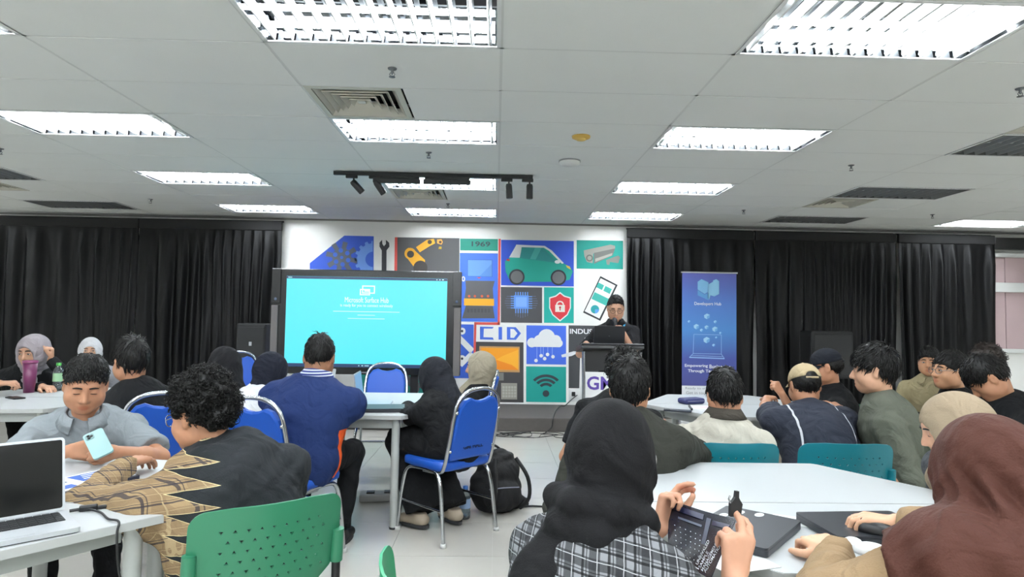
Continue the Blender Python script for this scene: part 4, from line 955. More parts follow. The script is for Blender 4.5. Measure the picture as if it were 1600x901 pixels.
def tuft_mesh(name, V, N, cnt, length, flow, lift, rad, curl=0, seed=0, segs=4):
    """tapered locks growing on a surface"""
    r = np.random.RandomState(seed); I = r.randint(0, len(V), cnt); mb_v = []; mb_f = []
    for i in I:
        p = V[i].copy(); n = N[i]; f = flow(V[i])+r.randn(3)*.22; f = nrm(f-n*(f@n)*.8); L = length*(.6+.7*r.rand()); o = len(mb_v); ph = r.rand()*6.28
        sd = nrm(np.cross(f, n)); pts = []
        for j in range(segs+1):
            t = j/segs
            if curl: c = p+n*(L*.35*t+.003)+ (f*math.sin(ph+t*5.)+sd*math.cos(ph+t*5.)+n*.6*math.sin(t*4+ph))*curl*(.4+.6*t)
            else: c = p-n*.004+f*L*t+n*(lift*math.sin(min(1, t*1.3)*PI)-.002*t*t)*1.
            pts.append(c)
        for j, c in enumerate(pts):
            rr = rad*(1-.85*(j/segs)**1.5)
            for a in range(3): th = 2*PI*a/3; mb_v.append(c+(sd*math.cos(th)*1.3+n*math.sin(th)*.8)*rr)
        for j in range(segs):
            for a in range(3): mb_f.append((o+j*3+a, o+j*3+(a+1) % 3, o+j*3+3+(a+1) % 3, o+j*3+3+a))
    return MB().add(mb_v, mb_f, True)
def normals(me):
    a = np.zeros(len(me.vertices)*3, np.float32); me.vertices.foreach_get('normal', a); return a.reshape(-1, 3)

HAIR = lambda: mat('black_hair', (11, 10, 9), .52, spec=.28)
def person(label, pel, head, face=90, yaw=0, pitch=10, roll=0, tone=T_MID, top=None, top_m=None, sleeve='short', collar=None, leg_m=None, shoe_m=None,
           hair=None, hijab=None, cap=None, glasses=None, hl=None, hr=None, pl=None, pr=None, q=1., size=1., wide=1., seat=.46, stand=False, knees=None, feet=None,
           skirt=False, wr=.006, seed=1, eyes=True, hem=.10, group=None, tw=0, extra=None, loose=0., shrug=0., neck=.185, cup=.016, mask=None, brow=True):
    """pel: (x,y) of the pelvis; head: centre of the head; face: heading in degrees (90 looks away from the camera).
    hl/hr: (wrist point, finger direction, back-of-hand direction, pose) in world axes; pl/pr elbow poles in body axes (right, forward, up)"""
    fz = math.radians(face-90); Rw = np.array(Matrix.Rotation(fz, 3, 'Z')); T = V3(pel[0], pel[1], 0)
    tol = lambda p: Rw.T@(np.asarray(p, float)-T); dol = lambda p: Rw.T@np.asarray(p, float)
    root = empty('person', label, 'person', group, tuple(T), fz)
    hb, hc = .0070*q, .0108*q
    Pz = (.92*size if stand else seat+.10*size); P = V3(0, 0, Pz); H = tol(head); RH = rotm(yaw, pitch, roll); hs = size
    up = nrm(H-P); C = H-RH@V3(0, .03, .0)*hs-nrm(nrm(H-P)*.6+V3(0, -.1, .5)+RH@V3(0, 0, .3))*neck*size; A = nrm(C-P); tl = np.linalg.norm(C-P)
    Rx = np.array(Matrix.Rotation(math.radians(tw), 3, 'Z'))@V3(1, 0, 0); Rx = nrm(Rx-A*(Rx@A)*.6); Fw = nrm(np.cross(A, Rx))*1.
    Fw = np.cross(A, Rx); Fw = -Fw if Fw[1] < 0 else Fw
    mid = (P+C)/2-Fw*(.02+.10*max(0, A[1]))*.6
    swd = .172*size*wide; SL = C-A*(.062-shrug)*size-Rx*swd+Fw*.01; SR = C-A*(.062-shrug)*size+Rx*swd+Fw*.01
    BT = np.stack([Rx, Fw, A], 1)
    u1, u2 = .285*size, .25*size
    def arm(S, hnd, pole, sd):
        if hnd is None: W = S+V3(sd*.03, .16, -.30); dd, nn, ps = V3(0, .8, -.4), V3(sd*.3, .2, .8), 'relax'
        else: W = tol(hnd[0]); dd, nn, ps = dol(hnd[1]), dol(hnd[2]), hnd[3]
        E, W = ik(S, W, u1, u2, V3(sd*.45, -.5, -.75) if pole is None else pole); return E, W, dd, nn, ps
    EL, WL, dL, nL, psL = arm(SL, hl, pl, -1); ER, WR, dR, nR, psR = arm(SR, hr, pr, 1)
    # --- body: head, neck, torso, arms and hands in one surface
    allp = np.array([H, P, C, SL, SR, EL, ER, WL, WR, WL+nrm(dL)*.15, WR+nrm(dR)*.15]); F = Field(allp.min(0)-.17, allp.max(0)+.17, hb)
    hp = lambda *a: H+RH@(V3(*a)*hs)
    F.cone(P+A*.1, C-A*.12, .10*wide, .11*wide, .05, flat=(Fw, .7)); F.cone(SL, SR, .04, .04, .05)
    F.cone(C-A*.03, hp(0, -.026, -.04), .053*size, .047*hs, .018); F.cone(C-A*.06, C, .09, .06, .05)
    for S, E, W, d_, n_, ps, sd in ((SL, EL, WL, dL, nL, psL, -1), (SR, ER, WR, dR, nR, psR, 1)):
        F.cone(S, E, .046*size*wide, .038*size, .03); F.cone(E, E+(W-E)*.35, .038*size, .037*size, .02); F.cone(E+(W-E)*.35, W, .037*size, .026*size, .02); 
        hand(F, W, d_, n_, ps, sd, size)
    eE = lambda c, r, k=.015, neg=False: F.ell(hp(*c), np.array(r)*hs, RH, k, neg)
    eE((0, -.014, .032), (.076, .093, .086)); eE((0, .026, -.026), (.066, .068, .082), .03); eE((0, .056, -.082), (.036, .030, .028), .035)
    for sx in (-1, 1):
        eE((sx*.045, .052, -.028), (.024, .024, .024), .025); eE((sx*.054, .008, -.052), (.020, .042, .036), .035)
        eE((sx*.081, -.012, -.004), (.009, .019, .032), .006); eE((sx*.088, -.006, -.002), (.004, .010, .017), .004, True)
        if not hijab: pass
    eE((0, .076, .030), (.05, .014, .012), .022)
    for sx in (-1, 1): eE((sx*.031, .098, .006), (.020, .016, .012), .012, True); eE((sx*.031, .079, .004), (.016, .0125, .0115), .004)
    F.cone(hp(0, .090, .014), hp(0, .1085, -.026), .007*hs, .0125*hs, .014)
    for sx in (-1, 1): F.cone(hp(sx*.012, .094, -.034), hp(sx*.012, .098, -.032), .009*hs, .008*hs, .006)
    eE((0, .0865, -.058), (.022, .011, .0075), .008); eE((0, .0845, -.070), (.019, .011, .008), .008); eE((0, .098, -.0635), (.022, .008, .0016), .003, True)
    if extra: extra(F, dict(H=H, RH=RH, hp=hp, C=C))
    me = F.mesh('body'); L = (F.V-H)@RH/hs
    lip = np.clip(1.3-((L[:, 0]/.024)**2+((L[:, 2]+.064)/.0125)**2), 0, 1)*(L[:, 1] > .07)
    at_ = me.attributes.new('lip', 'FLOAT', 'POINT'); at_.data.foreach_set('value', lip.astype(np.float32))
    body = obj('body', me, skin(tone), root)
    # --- eyes and brows
    if eyes:
        for sx in (-1, 1):
            b = MB(); rr = .0118*hs; M3 = Matrix(RH.tolist()); c = Vector(hp(sx*.031, .0812, .004))
            open_ = eyes is True
            vs = []; n = 12
            prof = [(-.0135, 0), (-.008, .0035), (0, .0048), (.008, .0036), (.0135, 0)] if open_ else [(-.0135, -.002), (-.008, .000), (0, .0006), (.008, .0), (.0135, -.002)]
            lo_ = [(-.0135, 0), (-.008, -.0028), (0, -.0036), (.008, -.0028), (.0135, 0)] if open_ else [(-.0135, -.0040), (-.008, -.0036), (0, -.0034), (.008, -.0036), (.0135, -.0040)]
            def onl(x, z, o=0.): return Vector(hp(sx*.031+x, .079+.0128*math.sqrt(max(.02, 1-(x/.017)**2-(z/.0125)**2))+.0012+o, .004+z))
            b.add([onl(*a) for a in prof]+[onl(*a) for a in lo_], [(i, i+1, 6+i, 5+i) for i in range(4)], True)
            e = b.build('eye', mat('eye_white', (206, 200, 194), .25) if open_ else mat('lash', (30, 22, 20), .6), body)
            if open_:
                b = MB(); b.add([onl(0, .0004, .0012)]+[onl(.0046*math.cos(a*PI/6), .0005+.0042*math.sin(a*PI/6), .0012) for a in range(12)], [(0, 1+i, 1+(i+1) % 12) for i in range(12)]); b.build('iris', mat('iris', (26, 18, 15), .15), e)
                MB().tube([onl(x, z+.0006, .0016) for x, z in prof], .0011*hs, 5).build('eyelash', mat('lash', (30, 22, 20), .6), e)
            if brow:
                pts = [Vector(hp(sx*x, y, z)) for x, y, z in ((.013, .0940, .0275), (.023, .0935, .0295), (.035, .089, .0290), (.047, .079, .0235))]
                MB().tube(bend(pts, 3), [.0022*hs+.0018*hs*math.sin(PI*(i/9*.8+.15)) for i in range(10)], 6).build('eyebrow', HAIR(), body)
    # --- upper garment
    tm_ = top_m
    if tm_ is not None:
        lw = loose; kk = .05
        pts = np.array([P-A*.2, C+A*.12, SL, SR, EL, ER, WL, WR]); F = Field(pts.min(0)-.21, pts.max(0)+.21, hc)
        F.ell(P+A*tl*.70-Fw*.008, (.158*wide*size+lw, .112*wide*size+lw, .205*size), BT, kk); F.ell(mid, (.148*wide*size+lw, .118*wide*size+lw, .19*size), BT, kk); F.ell(P+A*.02, (.166*wide*size+lw, .132*wide*size+lw, .14*size), BT, kk)
        F.cone(P, C-A*.13, .162*wide*size+lw, .160*wide*size+lw, kk, flat=(Fw, .76))
        F.ell(C-A*.10-Fw*.035, (.14*wide*size, .075*size, .11*size), BT, kk)
        F.cone(C-A*.035, SL, .066*size, .067*size*wide+lw*.4, .05); F.cone(C-A*.035, SR, .066*size, .067*size*wide+lw*.4, .05)
        F.cone(C-A*.05, C+nrm(hp(0, -.015, -.06)-C)*.035, .08*size, .066*size, .03, cut=True)
        for S, E, W in ((SL, EL, WL), (SR, ER, WR)):
            if sleeve == 'short': F.cone(S, S+(E-S)*.78, .064*size*wide+lw*.5, .066*size+lw*.6, .03, cut=True)
            elif sleeve == 'elbow': F.cone(S, E, .064*size*wide+lw*.5, .058*size+lw*.6, .03); F.cone(E, E+(W-E)*.12, .058*size+lw*.6, .06*size+lw*.6, .01, cut=True)
            else:
                F.cone(S, E, .063*size*wide+lw*.5, .054*size+lw*.5, .03); e_ = E+(W-E)*(.99 if sleeve == 'long' else .8); F.cone(E, e_, .054*size+lw*.5, .040*size+lw*.35, .02, cut=True)
        if hem is not None and not skirt: F.plane(P-A*hem, -A)
        if callable(top): top(F, dict(C=C, A=A, Rx=Rx, Fw=Fw, P=P, SL=SL, SR=SR, EL=EL, ER=ER, WL=WL, WR=WR, H=H, hp=hp))
        if wr: F.disp(wrinkle(wr, 1.15/size, seed))
        g = obj('dress' if skirt else {'long': 'sweater', 'short': 'shirt'}.get(sleeve, 'shirt'), F.mesh('top', 1), tm_, root)
        if collar:
            cu = nrm(hp(0, -.015, -.06)-C); fx = nrm(np.cross(Rx, cu)); fx = fx if fx@Fw > 0 else -fx; b = MB(); vs = []; n = 28
            for j in range(n+1):
                th = math.radians(-158+316*j/n)-PI/2; cd = Rx*math.cos(th)+fx*math.sin(th); sp_ = abs(j/n-.5)*2
                for rr, zz in ((.066, .050), (.076, .054), (.110, .008-.022*sp_**3), (.098, .002-.022*sp_**3)): vs.append(C+cu*(zz+cup+.012*(1-sp_))+cd*rr*size+fx*.006)
            b.add(vs, [(j*4+a, j*4+4+a, j*4+4+(a+1) % 4, j*4+(a+1) % 4) for j in range(n) for a in range(4)], True); b.build('collar', collar, g)
    # --- legs
    if leg_m is not None:
        sp = .085*size
        if stand: KN = [V3(s*sp*1.1, .02, .5*size) for s in (-1, 1)]; AN = [V3(s*sp*1.2, -.01, .09) for s in (-1, 1)]
        else:
            KN = [V3(s*.13, .40*size, seat+.08) for s in (-1, 1)] if knees is None else [V3(*k) for k in knees]; AN = [V3(s*.12, .36, .09) for s in (-1, 1)] if feet is None else [V3(*k) for k in feet]
        hips = [P+V3(s*sp, 0, -.02) for s in (-1, 1)]
        pts = np.array([P, *KN, *AN, *hips]); F = Field(pts.min(0)-.2, pts.max(0)+.2, hc*1.1); F.ell(P-V3(0, 0, .01), (.165*wide*size, .135*wide*size, .12*size), None, .04)
        for i in range(2):
            fl = .03 if skirt else 0
            F.cone(hips[i], KN[i], .088*size*wide+fl, .064*size+fl, .03); F.cone(KN[i], KN[i]+(AN[i]-KN[i])*(.97), .064*size+fl, .052*size+fl*1.3, .02, cut=True)
        if skirt:
            F.cone((hips[0]+hips[1])/2, (KN[0]+KN[1])/2, .12, .12, .06); F.cone((KN[0]+KN[1])/2, (AN[0]+AN[1])/2+V3(0, 0, .02), .12, .11, .06, cut=True)
        F.disp(wrinkle(wr*.9+.002, 1., seed+5)); obj('skirt' if skirt else 'trousers', F.mesh('legs', 1), leg_m, root)
        for i in range(2):
            fd = V3((-.15, .15)[i], 1, 0); fd = nrm(fd); a = AN[i]; F = Field(a-V3(.2, .3, .12), a+V3(.2, .3, .1), .007*q); z0 = a[2]-.09
            F.cone(V3(a[0], a[1], z0+.05)-fd*.03, V3(a[0], a[1], z0+.036)+fd*.13, .044, .040, .02, flat=(V3(0, 0, 1), .85)); F.cone(V3(a[0], a[1], z0+.05), a+V3(0, 0, .0), .043, .045, .02, cut=True)
            F.plane(V3(0, 0, z0+.004), V3(0, 0, -1)); s_ = obj('shoe', F.mesh('shoe', 1), shoe_m or mat('black_shoe', (20, 20, 22), .5), root)
            ftp = V3(a[0], a[1], z0)
            b = MB(); ol = []
            for j in range(20):
                th = 2*PI*j/20; l = math.cos(th); ww = math.sin(th); pt = ftp+fd*(.05+.128*l)+np.array([fd[1], -fd[0], 0])*ww*(.044-.006*l); ol.append((pt[0], pt[1]))
            b.prism(ol, z0+.001, z0+.022); b.build('sole', mat('shoe_sole', (44, 44, 46), .7), s_)
    ctx = dict(root=root, H=H, RH=RH, hs=hs, hp=hp, C=C, A=A, Rx=Rx, Fw=Fw, P=P, SL=SL, SR=SR, EL=EL, ER=ER, WL=WL, WR=WR, body=body, q=q, seed=seed, tol=tol, dol=dol)
    if hair: do_hair(ctx, **hair)
    if hijab: do_hijab(ctx, **hijab)
    if cap: do_cap(ctx, **cap)
    if glasses: do_glasses(ctx, glasses)
    return ctx

def do_hair(c, style='short', vol=.0, top=.02, cut=(.003, .66), n=420, fringe=0., m=None, back=0., length=.035, part=0):
    H, RH, hs, hp, q = c['H'], c['RH'], c['hs'], c['hp'], c['q']
    F = Field(H-.2, H+.2, .0066*q); E = lambda ce, r, k=.02, neg=False: F.ell(hp(*ce), np.array(r)*hs, RH, k, neg)
    E((0, -.016, .034), (.078+vol, .097+vol, .088+top*.6+vol*.5)); E((0, .0, .055), (.064+vol, .080+vol, .064+top), .03)
    if back: E((0, -.06, -.02), (.066, .05, .06+back), .03)
    a, b = cut; nn = nrm(V3(0, b, -1)); F.plane(hp(0, 0, a), RH@nn)
    if 0: F.cone(hp(-.035, .074, .066), hp(.035, .074, .066), .024, .024, .02); F.chain([hp(-.05, .078, .055), hp(-.02, .094, .058-fringe), hp(.02, .094, .060-fringe), hp(.05, .078, .055)], [.014, .015, .015, .014], .02)
    for sx in (-1, 1): E((sx*.092, -.006, -.012), (.028, .026, .044), .01, True)
    r = np.random.RandomState(c['seed'])
    if style == 'curly':
        for i in range(150):
            d = nrm(r.randn(3)*V3(1, 1, .9)+V3(0, -.15, .45)); pnt = d*V3(.077+vol, .096+vol, .086+top)+V3(0, -.012, .034)
            if pnt[2] < a+b*pnt[1]-.004: continue
            F.ell(hp(*pnt), np.array((.014, .014, .014))*(.7+.8*r.rand()), None, .008)
    F.disp(wrinkle(.004, 4., c['seed']+3))
    me = F.mesh('hair', 1); m = m or HAIR(); o = obj('hair', me, m, c['root']); N = normals(me)
    L = (F.V-H)@RH/hs; ok = L[:, 2] > a+b*L[:, 1]+.004; V, N = F.V[ok], N[ok]
    crown = hp(0, -.06, .10); dn = RH@V3(0, 0, -1); fw = RH@V3(0, 1, 0)
    if style == 'curly': b_ = tuft_mesh('lock', V, N, n, .03, lambda p: r.randn(3), .01, .0032, curl=.010, seed=c['seed'])
    else: b_ = tuft_mesh('lock', V, N, n, length, lambda p: nrm(p-crown)+dn*.5+fw*(.35 if (p-H)@fw > -.02 else 0)+RH@V3(part, 0, 0), .006, .0034, seed=c['seed'])
    b_.build('hair_lock', m, o, kind='stuff')

def do_cap(c, m=None, brim=0., sticker=None):
    H, RH, hs, hp = c['H'], c['RH'], c['hs'], c['hp']; F = Field(H-.25, H+.25, .006)
    F.ell(hp(0, -.012, .035), (.088, .108, .098), RH, .01); F.plane(hp(0, 0, .032), RH@V3(0, -.12, -1))
    for a in (-1, 0, 1): pass
    F.ell(hp(0, -.112, .050), (.032, .03, .022), RH, .004, neg=True)
    root = empty('tmp'); bpy.data.objects.remove(root)
    o = obj('cap', F.mesh('cap', 1), m, c['root'])
    b = MB(); vs = []; n = 14
    for i in range(n+1):
        t = -1+2*i/n; x = .082*t; y0 = .088*math.sqrt(max(0, 1-(t*.93)**2))-.0; y1 = y0+.075*math.sqrt(max(0, 1-t*t*.98))
        for y, z in ((y0-.01, .030), (y1, .024-.012*t*t), (y1, .020-.012*t*t), (y0-.01, .026)): vs.append(hp(x, y, z-.01*t*t))
    b.add(vs, [(i*4+a, i*4+4+a, i*4+4+(a+1) % 4, i*4+(a+1) % 4) for i in range(n) for a in range(4)], True); b.build('brim', m, o)
    MB().tube(bend([hp(-.034, -.108, .036), hp(0, -.118, .034), hp(.034, -.108, .036)], 4), .006, 6).build('strap', m, o)
    MB().lathe([(.008, 0), (.006, .004), (.0005, .005)], hp(0, -.012, .132), 10).build('button', m, o)
    me = Field(H-.2, H+.2, .006); me.ell(hp(0, -.018, .03), (.080, .100, .088), RH, .01); me.plane(hp(0, 0, .0), RH@nrm(V3(0, .6, -1))); me.disp(wrinkle(.004, 4., 3))
    mm = me.mesh('hair', 1); h = obj('hair', mm, HAIR(), c['root']); N = normals(mm); L = (me.V-H)@RH; ok = (L[:, 2] < .03) & (L[:, 2] > .6*L[:, 1]-.0)
    if ok.sum() > 10: tuft_mesh('lock', me.V[ok], N[ok], 160, .03, lambda p: RH@V3(0, 0, -1), .004, .0032, seed=4).build('hair_lock', HAIR(), h, kind='stuff')

def do_glasses(c, m):
    hp = c['hp']; b = MB()
    for sx in (-1, 1):
        b.tube([hp(sx*.034+.0225*math.copysign(abs(math.cos(a))**.8, math.cos(a)), .1045-.006*(math.cos(a)*sx > 0)*abs(math.cos(a)), .002+.019*math.copysign(abs(math.sin(a))**.8, math.sin(a))) for a in [2*PI*i/20 for i in range(20)]], .0018, 6, closed=True)
        b.tube(bend([hp(sx*.056, .097, .006), hp(sx*.074, .06, .008), hp(sx*.080, .0, .010), hp(sx*.082, -.022, -.004)], 4), .0018, 6)
    b.tube([hp(-.012, .107, .006), hp(0, .110, .009), hp(.012, .107, .006)], .0016, 6)
    o = b.build('glasses', m, c['body']); return o

def do_hijab(c, m=None, fr=.0, cape=(.20, .16, .17), drop=.10, back=.06, fold=.010, nf=11, lowz=.10, shl=None, face=(.052, .075), band=None, tail=None, roll=None, k=.05, pinch=0., under=None, wide=0., neck=.082, extra=None):
    """cape: half-widths (side, front/back, height) of the drape over the shoulders; drop: how far it hangs below the neck"""
    H, RH, hs, hp, C, A, Rx, Fw, q = c['H'], c['RH'], c['hs'], c['hp'], c['C'], c['A'], c['Rx'], c['Fw'], c['q']; BT = np.stack([Rx, Fw, A], 1)
    F = Field(np.minimum(H-.25, C-V3(.36, .36, .5)), np.maximum(H+.22, C+V3(.36, .36, .1)), .0080*q)
    F.ell(hp(0, -.018, .026), np.array((.089+wide, .112+wide, .105))*hs, RH, .02); F.ell(hp(0, .018, -.035), np.array((.086+wide, .082, .098))*hs, RH, .03)
    F.cone(hp(0, -.01, -.03), C-A*.02, (neck+.008)*hs, neck*hs, k)
    F.ell(C-A*drop, cape, BT, k)
    if back: F.cone(hp(0, -.06, 0), C-A*(drop+.10)-Fw*.08, .075, back+.04, .06)
    if shl:
        for S, E in ((c['SL'], c['EL']), (c['SR'], c['ER'])): F.cone(C-A*.03, S+(E-S)*.0, shl[0], shl[0], .06); F.cone(S, S+(E-S)*shl[1], shl[0], shl[0]*.95, .04, cut=True)
        F.cone(C-A*.05, C-A*shl[2]-Fw*.02, shl[0]*1.5, shl[0]*1.65, .06, cut=True, flat=(Fw, .8))
    for f in (tail or []): F.chain([C+BT@V3(*p[:3]) for p in f], [p[3] for p in f], .02, flat=(Fw, .55))
    ctr = (H+C)/2; r = np.random.RandomState(c['seed']); ph = r.rand(6)*6
    def folds(P):
        L = (P-C)@BT; Q = (P-H)@RH/hs; th = np.arctan2(L[:, 0], L[:, 1]+.02); low = np.clip((lowz-L[:, 2])/.16, 0, 1)
        w = 1.3-2*np.abs(np.sin(nf*.5*th+ph[0]+1.1*np.sin(2*th+ph[1])+5*L[:, 2]))+.7*np.sin(nf*1.4*th+ph[2]-9*L[:, 2]+1.2*np.sin(L[:, 2]*14+ph[3]))
        pf = np.arctan2(Q[:, 2]+.12, .11-Q[:, 1]); hd = .9-1.6*np.abs(np.sin(7*pf+ph[4]+18*np.abs(Q[:, 0])+np.sin(30*Q[:, 2]+ph[5])*.5))
        return -fold*w*low*.8-fold*.45*hd*(1-low)*np.clip((.12-Q[:, 2])/.1, .15, 1)
    F.disp(folds)
    for f in (roll or []):
        for i in range(len(f)-1): F.cone(hp(*f[i][:3]), hp(*f[i+1][:3]), f[i][3], f[i+1][3], .014)
    F.ell(hp(0, .122, -.028), np.array((face[0]+.004, .075, face[1]+.006))*hs, RH, .006, neg=True)
    if extra: extra(F, c)
    me = F.mesh('hijab', 1); o = obj('hijab', me, m, c['root'])
    if under:
        F = Field(H-.2, H+.2, .006*q); F.ell(hp(0, -.014, .03), np.array((.080, .101, .094))*hs, RH, .02); F.plane(hp(0, 0, .055), RH@V3(0, .2, -1)); obj('inner_cap', F.mesh('inner', 1), under, c['root'])
    return o
# ---------------------------------------------------------------- the people in the room
def cloth(n, rgb, rough=.85, bump=.25, bscale=220, var=.06, fold=.42, fs=7.):
    if n in MATS: return MATS[n]
    m = mat(n, rgb, rough, bump=bump, bscale=bscale, var=var, vscale=7, spec=.2); nt = m.node_tree
    bp = next(x for x in nt.nodes if x.type == 'BUMP'); tc = next(x for x in nt.nodes if x.type == 'TEX_COORD')
    nz = nt.nodes.new('ShaderNodeTexNoise'); nz.inputs['Scale'].default_value = fs; nz.inputs['Detail'].default_value = 2.5; nz.inputs['Distortion'].default_value = 1.6; nt.links.new(tc.outputs['Object'], nz.inputs['Vector'])
    b2 = nt.nodes.new('ShaderNodeBump'); b2.inputs['Strength'].default_value = fold; b2.inputs['Distance'].default_value = .06
    nt.links.new(nz.outputs['Fac'], b2.inputs['Height']); nt.links.new(b2.outputs[0], bp.inputs['Normal'])
    return m
blackc = cloth('cloth_black', (16, 17, 19)); black2 = cloth('cloth_soft_black', (20, 21, 23)); trs = cloth('trousers_black', (18, 19, 21))
def W(px, py, y=None, z=None):
    p = at(px, py, y=y, z=z); return (p.x, p.y, p.z)
# plaids
def plaid(name, base, dark, mid, light, per=.075, zig=None):
    m = cloth(name, base); g = NG(m); x, y, z = g.xyz(); u = g.m('ADD', g.m('MULTIPLY', x, .8), g.m('MULTIPLY', y, .6)); v = g.m('ADD', z, g.m('MULTIPLY', y, .35))
    nz = g.n('ShaderNodeTexNoise'); nz.inputs['Scale'].default_value = 9; u = g.m('ADD', u, g.m('MULTIPLY', nz.outputs[0], .010)); v = g.m('ADD', v, g.m('MULTIPLY', nz.outputs[0], .010))
    c = lin(base)
    for w_, per_, wd, off, col, a in ((u, per, .42, 0, mid, .75), (v, per, .42, 0, mid, .75), (u, per, .10, .3, dark, .85), (v, per, .10, .3, dark, .85), (u, per, .035, .7, light, .9), (v, per, .035, .7, light, .9), (u, per, .035, .12, dark, .8), (v, per, .035, .12, dark, .8)):
        c = g.mix(g.m('MULTIPLY', g.stripe(w_, per_, wd, off), a), c, lin(col))
    if zig:
        x, y, z = g.xyz(); zz = g.m('ADD', g.m('DIVIDE', z, zig['per']), zig['off']); tri = g.m('ABSOLUTE', g.m('SUBTRACT', g.m('FRACT', zz), .5))
        xx = g.m('SUBTRACT', x, g.m('ADD', zig['x0'], g.m('MULTIPLY', g.m('SUBTRACT', .5, tri), zig['amp']*2)))
        c = g.mix(g.m('LESS_THAN', g.m('ABSOLUTE', xx), .004), g.mix(g.m('GREATER_THAN', xx, 0), c, lin(zig['col'])), lin((214, 196, 150)))
        rt = g.m('GREATER_THAN', x, zig['x1']); 
    g.color(c); return m

# P: woman at the far left, lilac hijab
person('woman in a pale lilac hijab and black top at the far left table', W(48, 640, y=5.62)[:2], W(51, 549, y=5.35), face=-82, pitch=12, yaw=-6, tone=T_LIGHT, top_m=blackc, sleeve='long', leg_m=trs, size=1.1,
       hijab=dict(m=cloth('hijab_lilac', (152, 145, 150)), cape=(.17, .15, .16), drop=.10, nf=9, face=(.062, .088), wide=.008), hl=(W(80, 562, y=5.32), (.0, -.1, 1), (.5, .6, .2), 'fist'), hr=(W(66, 604, y=5.15), (.8, -.4, 0), (0, 0, 1), 'relax'), pl=V3(-.8, .3, -.6), q=1.2, seed=3, wr=.005)
person('person at the left edge of whom only the forearms reach in', (-4.25, 4.62), (-4.15, 4.70, 1.14), face=20, tone=T_LIGHT, top_m=blackc, sleeve='short', leg_m=trs, hair=dict(n=150), hl=(W(30, 602, y=4.86), (.9, .15, .05), (0, -.2, 1), 'grip'), hr=(W(8, 622, y=4.5), (.95, .1, -.1), (0, 0, 1), 'relax'), q=1.3, size=1.02)
person('woman in a white hijab far back, seen above the boy\'s hair', W(141, 640, y=6.5)[:2], W(141, 547, y=6.35), face=-62, pitch=4, tone=T_LIGHT, top_m=cloth('cloth_grey_light', (150, 150, 156)), sleeve='long', leg_m=trs, hijab=dict(m=cloth('hijab_white', (206, 206, 210)), cape=(.17, .15, .16), nf=8, face=(.056, .08), under=mat('inner_cap_grey', (120, 116, 120), .9)), q=1.35, seed=4)
person('man in black seen from behind at the far left table', W(222, 700, y=3.92)[:2], W(204, 566, y=3.85), face=124, pitch=8, yaw=16, top_m=black2, sleeve='short', leg_m=trs, size=1.05, wide=1.05, hair=dict(top=.035, vol=.004, n=500, length=.045), glasses=mat('wire_black', (16, 16, 18), .4), q=1.1, seed=5, hl=(W(150, 600, y=4.3), (-.3, .9, .2), (0, 0, 1), 'relax'), hr=(W(215, 610, y=4.35), (-.2, .9, .2), (0, 0, 1), 'relax'))
# boy with the phone
polo = cloth('polo_grey', (136, 143, 148), bscale=350)
pb = person('boy in a light grey polo shirt looking down at his phone', (-2.02, 3.32), W(134, 602, y=2.9), face=-70, pitch=20, yaw=12, neck=.20, roll=-3, top_m=polo, collar=polo, sleeve='short', leg_m=trs, hair=dict(top=.018, vol=.004, n=900, cut=(.010, .66), length=.028), eyes='down', q=.82, size=1.0, wide=1.02, wr=.008, seed=8, loose=.012,
       hr=(W(108, 704, y=2.74), (.93, -.05, .10), (.15, -1, .15), 'grip'), hl=(W(180, 706, y=2.70), (-.95, -.1, .05), (-.1, -.9, .3), 'grip'), pl=V3(-.9, .25, -.5), pr=V3(.95, .1, -.4))
phone('pale mint phone held by the boy in grey', W(154, 694, y=2.68), 0, (132, 168, 168), 'phone_mint', rot=Matrix((Vector((-.65, .55, .45)).normalized().cross(Vector((.1, -.7, .7)).normalized()).normalized(), Vector((-.65, .55, .45)).normalized(), Vector((.1, -.7, .7)).normalized())).transposed().to_euler())
# boy in the hoodie
hood_m = plaid('hoodie_plaid', (150, 128, 96), (58, 54, 60), (132, 110, 84), (164, 144, 112), .060, zig=dict(per=.063, off=.31, x0=-.255, amp=.155, x1=.19, col=(34, 37, 40)))
def hoodie(F, k):
    C, A, Rx, Fw = k['C'], k['A'], k['Rx'], k['Fw']; B = lambda x, y, z: C+Rx*x+Fw*y+A*z
    F.chain([B(-.10, .06, .0), B(-.10, -.03, .03), B(-.06, -.09, .03), B(0, -.115, .025), B(.06, -.09, .03), B(.10, -.03, .03), B(.10, .06, .0)], [.022, .03, .034, .036, .034, .03, .022], .03)
    F.chain([B(-.09, -.10, -.02), B(0, -.14, -.09), B(.10, -.10, -.02)], [.03, .05, .03], .05); F.ell(B(.01, -.115, -.07), (.11, .05, .085), np.stack([Rx, Fw, A], 1), .04)
    F.chain([B(-.11, -.085, .01), B(-.04, -.165, -.11), B(.05, -.165, -.11), B(.12, -.085, .01)], [.012, .016, .016, .012], .012)
person('curly-haired boy in a black hoodie with beige plaid sleeve, back to us', (-.84, 2.22), W(316, 649, y=2.28), face=118, pitch=12, yaw=40, top_m=hood_m, sleeve='long', leg_m=trs, hair=dict(style='curly', vol=.008, top=.028, n=1500, cut=(.0, .60)), glasses=mat('wire_steel', (150, 152, 158), .25, metal=.8), top=hoodie, q=.85, wide=1.18, size=1.06, wr=.010, seed=11, loose=.02, hem=.16,
       hl=(W(200, 724, y=2.5), (.1, 1, .0), (0, 0, 1), 'relax'), pl=V3(-.95, -.1, -.35), hr=(W(360, 760, y=2.5), (-.4, .8, 0), (0, 0, 1), 'relax'), eyes=False)
